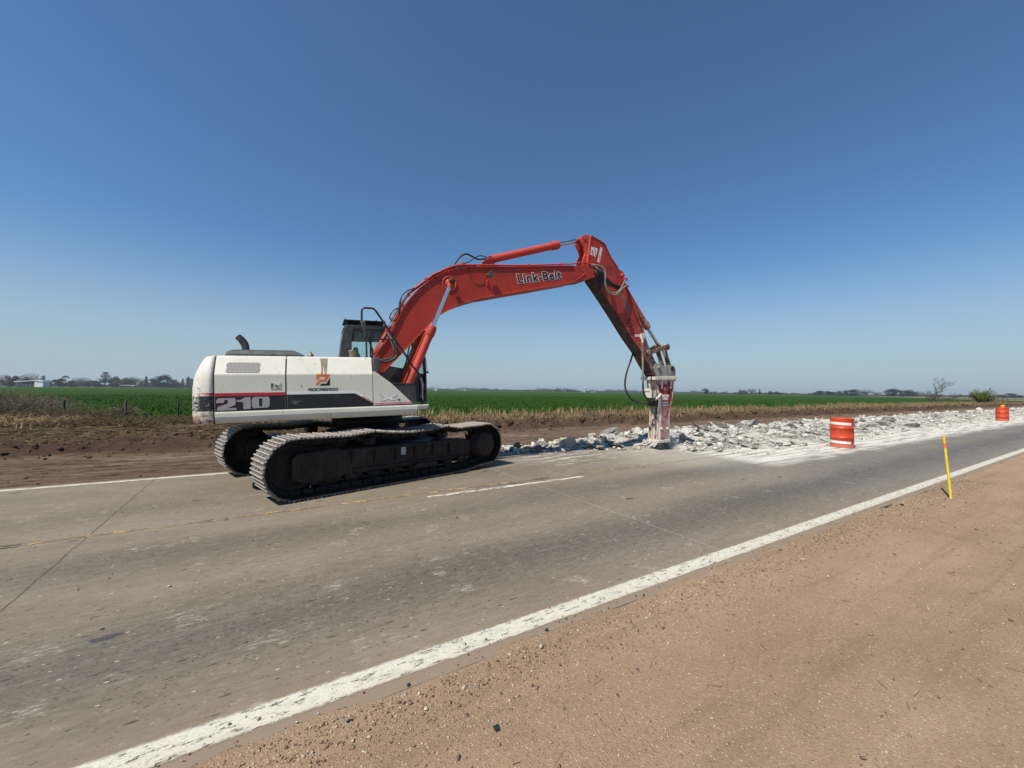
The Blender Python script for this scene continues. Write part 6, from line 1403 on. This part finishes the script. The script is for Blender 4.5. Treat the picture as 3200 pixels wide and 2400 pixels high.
# leaning bare tree and the bush
def bare_leaning(px, depth):
    p = at(px, depth, 0); root = empty('bare_tree', p, HEAD-PI/2); q = random.Random(5); m = MB(); tw = MB()
    def br(a, d, L, r_, lvl):
        n = 4; pts = [a]; dd = d.copy()
        for k in range(n):
            dd = (dd+Vector((q.gauss(.05, .16), q.gauss(0, .16), q.gauss(0, .10)+.02))).normalized(); pts.append(pts[-1]+dd*L/n)
        (m if lvl < 2 else tw).tube(pts, [r_*(1-.6*k/n) for k in range(n+1)], 6 if lvl < 2 else 4, caps=False)
        if lvl < 4:
            for k in range(5 if lvl < 2 else 4):
                i = q.randrange(1, n+1); s_ = 1 if q.random() < .62 else -1
                nd = (dd*.7+Vector((s_*q.uniform(.4, 1.1), q.gauss(0, .5), q.uniform(-.1, .5)))).normalized(); br(pts[i], nd, L*q.uniform(.45, .68), r_*.5, lvl+1)
    for (x, dx, dz, L) in ((0, .50, 1, 2.9), (-.25, .30, 1, 2.4), (.12, 1.0, .75, 2.5), (-.6, -.15, 1, 1.6), (-.3, -1.0, .7, 1.9)): br(Vector((x, 0, 0)), Vector((dx, 0, dz)).normalized(), L, .075, 0)
    t_ = m.build('trunk', M['bark'], root); tw.build('branches', M['bark'], root)
    return tag(root, 'leaning bare tree with twisted branches beyond the verge on the right', 'tree')
bare_leaning(2926, 72)
def bush(px, depth, h, w):
    p = at(px, depth, 0); root = empty('bush', p, HEAD-PI/2); q = random.Random(9); m = MB(); P_ = []
    for k in range(90):
        a = q.gauss(0, .55); b = q.gauss(0, .5); L = h*q.uniform(.55, 1.0)*(1-.22*abs(a)); d = Vector((math.sin(a)+.12, math.sin(b), math.cos(a)*1.0)).normalized()
        pts = [Vector((d.x*.2, d.y*.2, 0)), d*L*.55, d*L+Vector((q.gauss(.05, .1), q.gauss(0, .1), q.uniform(-.05, .1)))]
        m.tube(pts, [.02, .012, .004], 4, caps=False)
        for j in range(110):
            t = q.uniform(.12, 1)**.7; P_.append(d*L*t+Vector((q.gauss(0, .15), q.gauss(0, .15), q.gauss(0, .12))))
    P_ += [Vector((w*.42+q.gauss(0, .08)+k*.008, q.gauss(0, .06), h*.78+k*.012)) for k in range(45)]
    m.build('stems', M['bark'], root); P_ = np.array([tuple(v) for v in P_]); n = len(P_); rg = np.random.default_rng(2)
    link('leaves', scatter([(-.5, -.25, 0), (.5, -.25, .1), (.4, .3, 0), (-.45, .25, .1)], [(0, 1, 2, 3)], P_, rg.uniform(.06, .15, n), rg.uniform(0, 6.3, n), rg.uniform(-1.4, 1.4, n), M['l_bush'], 'leaves'), root)
    return tag(root, 'rounded yellow-green bush standing behind the rubble near the right edge', 'bush')
bush(3069, 78, 3.6, 3.4)
m = MB()
for k in range(4): m.tube([(k*1.0, 0, 0), (k*1.0, 0, 1.3)], .06, 6)
for z in (.4, .75, 1.1): m.tube([(0, 0, z), (3.0, 0, z)], .04, 6)
m.tube([(-1.6, 0, .1), (0, 0, 1.3)], .06, 6); o = m.build('farm_gate', M['straw_dark'], None); o.location = at(3105, 84, 0); o.rotation_euler.z = HEAD-PI/2; tag(o, 'low wooden rail gate just right of the yellow-green bush', 'gate')
# the air over the plain
m = MB(); m.span((-700, -300, -1.2), (2600, 2600, 26)); hz = m.build('haze', plain('haze', (1, 1, 1)), None)
n = hz.data.materials[0].node_tree; n.nodes.clear(); v_ = n.nodes.new('ShaderNodeVolumePrincipled'); o_ = n.nodes.new('ShaderNodeOutputMaterial'); n.links.new(v_.outputs[0], o_.inputs['Volume'])
v_.inputs['Density'].default_value = .00024; v_.inputs['Color'].default_value = (.80, .88, .96, 1); v_.inputs['Anisotropy'].default_value = .3
tag(hz, kind='stuff')

m = MB(); m.lathe([(0, -.30), (.20, -.24), (.34, 0), (.30, .20), (.16, .34), (0, .40)], (0, 0, .26), 20); du = m.build('dust_cloud', plain('dust', (1, 1, 1)), None); du.location = (9.62, 7.32, 0)
n = du.data.materials[0].node_tree; n.nodes.clear(); v_ = n.nodes.new('ShaderNodeVolumePrincipled'); o_ = n.nodes.new('ShaderNodeOutputMaterial'); n.links.new(v_.outputs[0], o_.inputs['Volume'])
tc_ = n.nodes.new('ShaderNodeTexCoord'); nz_ = n.nodes.new('ShaderNodeTexNoise'); nz_.inputs['Scale'].default_value = 5; nz_.inputs['Detail'].default_value = 5; ln_ = n.nodes.new('ShaderNodeVectorMath'); ln_.operation = 'DISTANCE'; ln_.inputs[1].default_value = (0, 0, .22)
mr_ = n.nodes.new('ShaderNodeMapRange'); mr_.inputs[1].default_value = .34; mr_.inputs[2].default_value = .05; mr_.inputs[4].default_value = 1; mr2 = n.nodes.new('ShaderNodeMapRange'); mr2.inputs[1].default_value = .42; mr2.inputs[2].default_value = .68; mr2.inputs[4].default_value = 7
mu_ = n.nodes.new('ShaderNodeMath'); mu_.operation = 'MULTIPLY'
n.links.new(tc_.outputs['Object'], nz_.inputs[0]); n.links.new(tc_.outputs['Object'], ln_.inputs[0]); n.links.new(ln_.outputs['Value'], mr_.inputs[0]); n.links.new(nz_.outputs[0], mr2.inputs[0]); n.links.new(mr_.outputs[0], mu_.inputs[0]); n.links.new(mr2.outputs[0], mu_.inputs[1]); n.links.new(mu_.outputs[0], v_.inputs['Density'])
v_.inputs['Color'].default_value = (.75, .73, .70, 1); tag(du, kind='stuff')
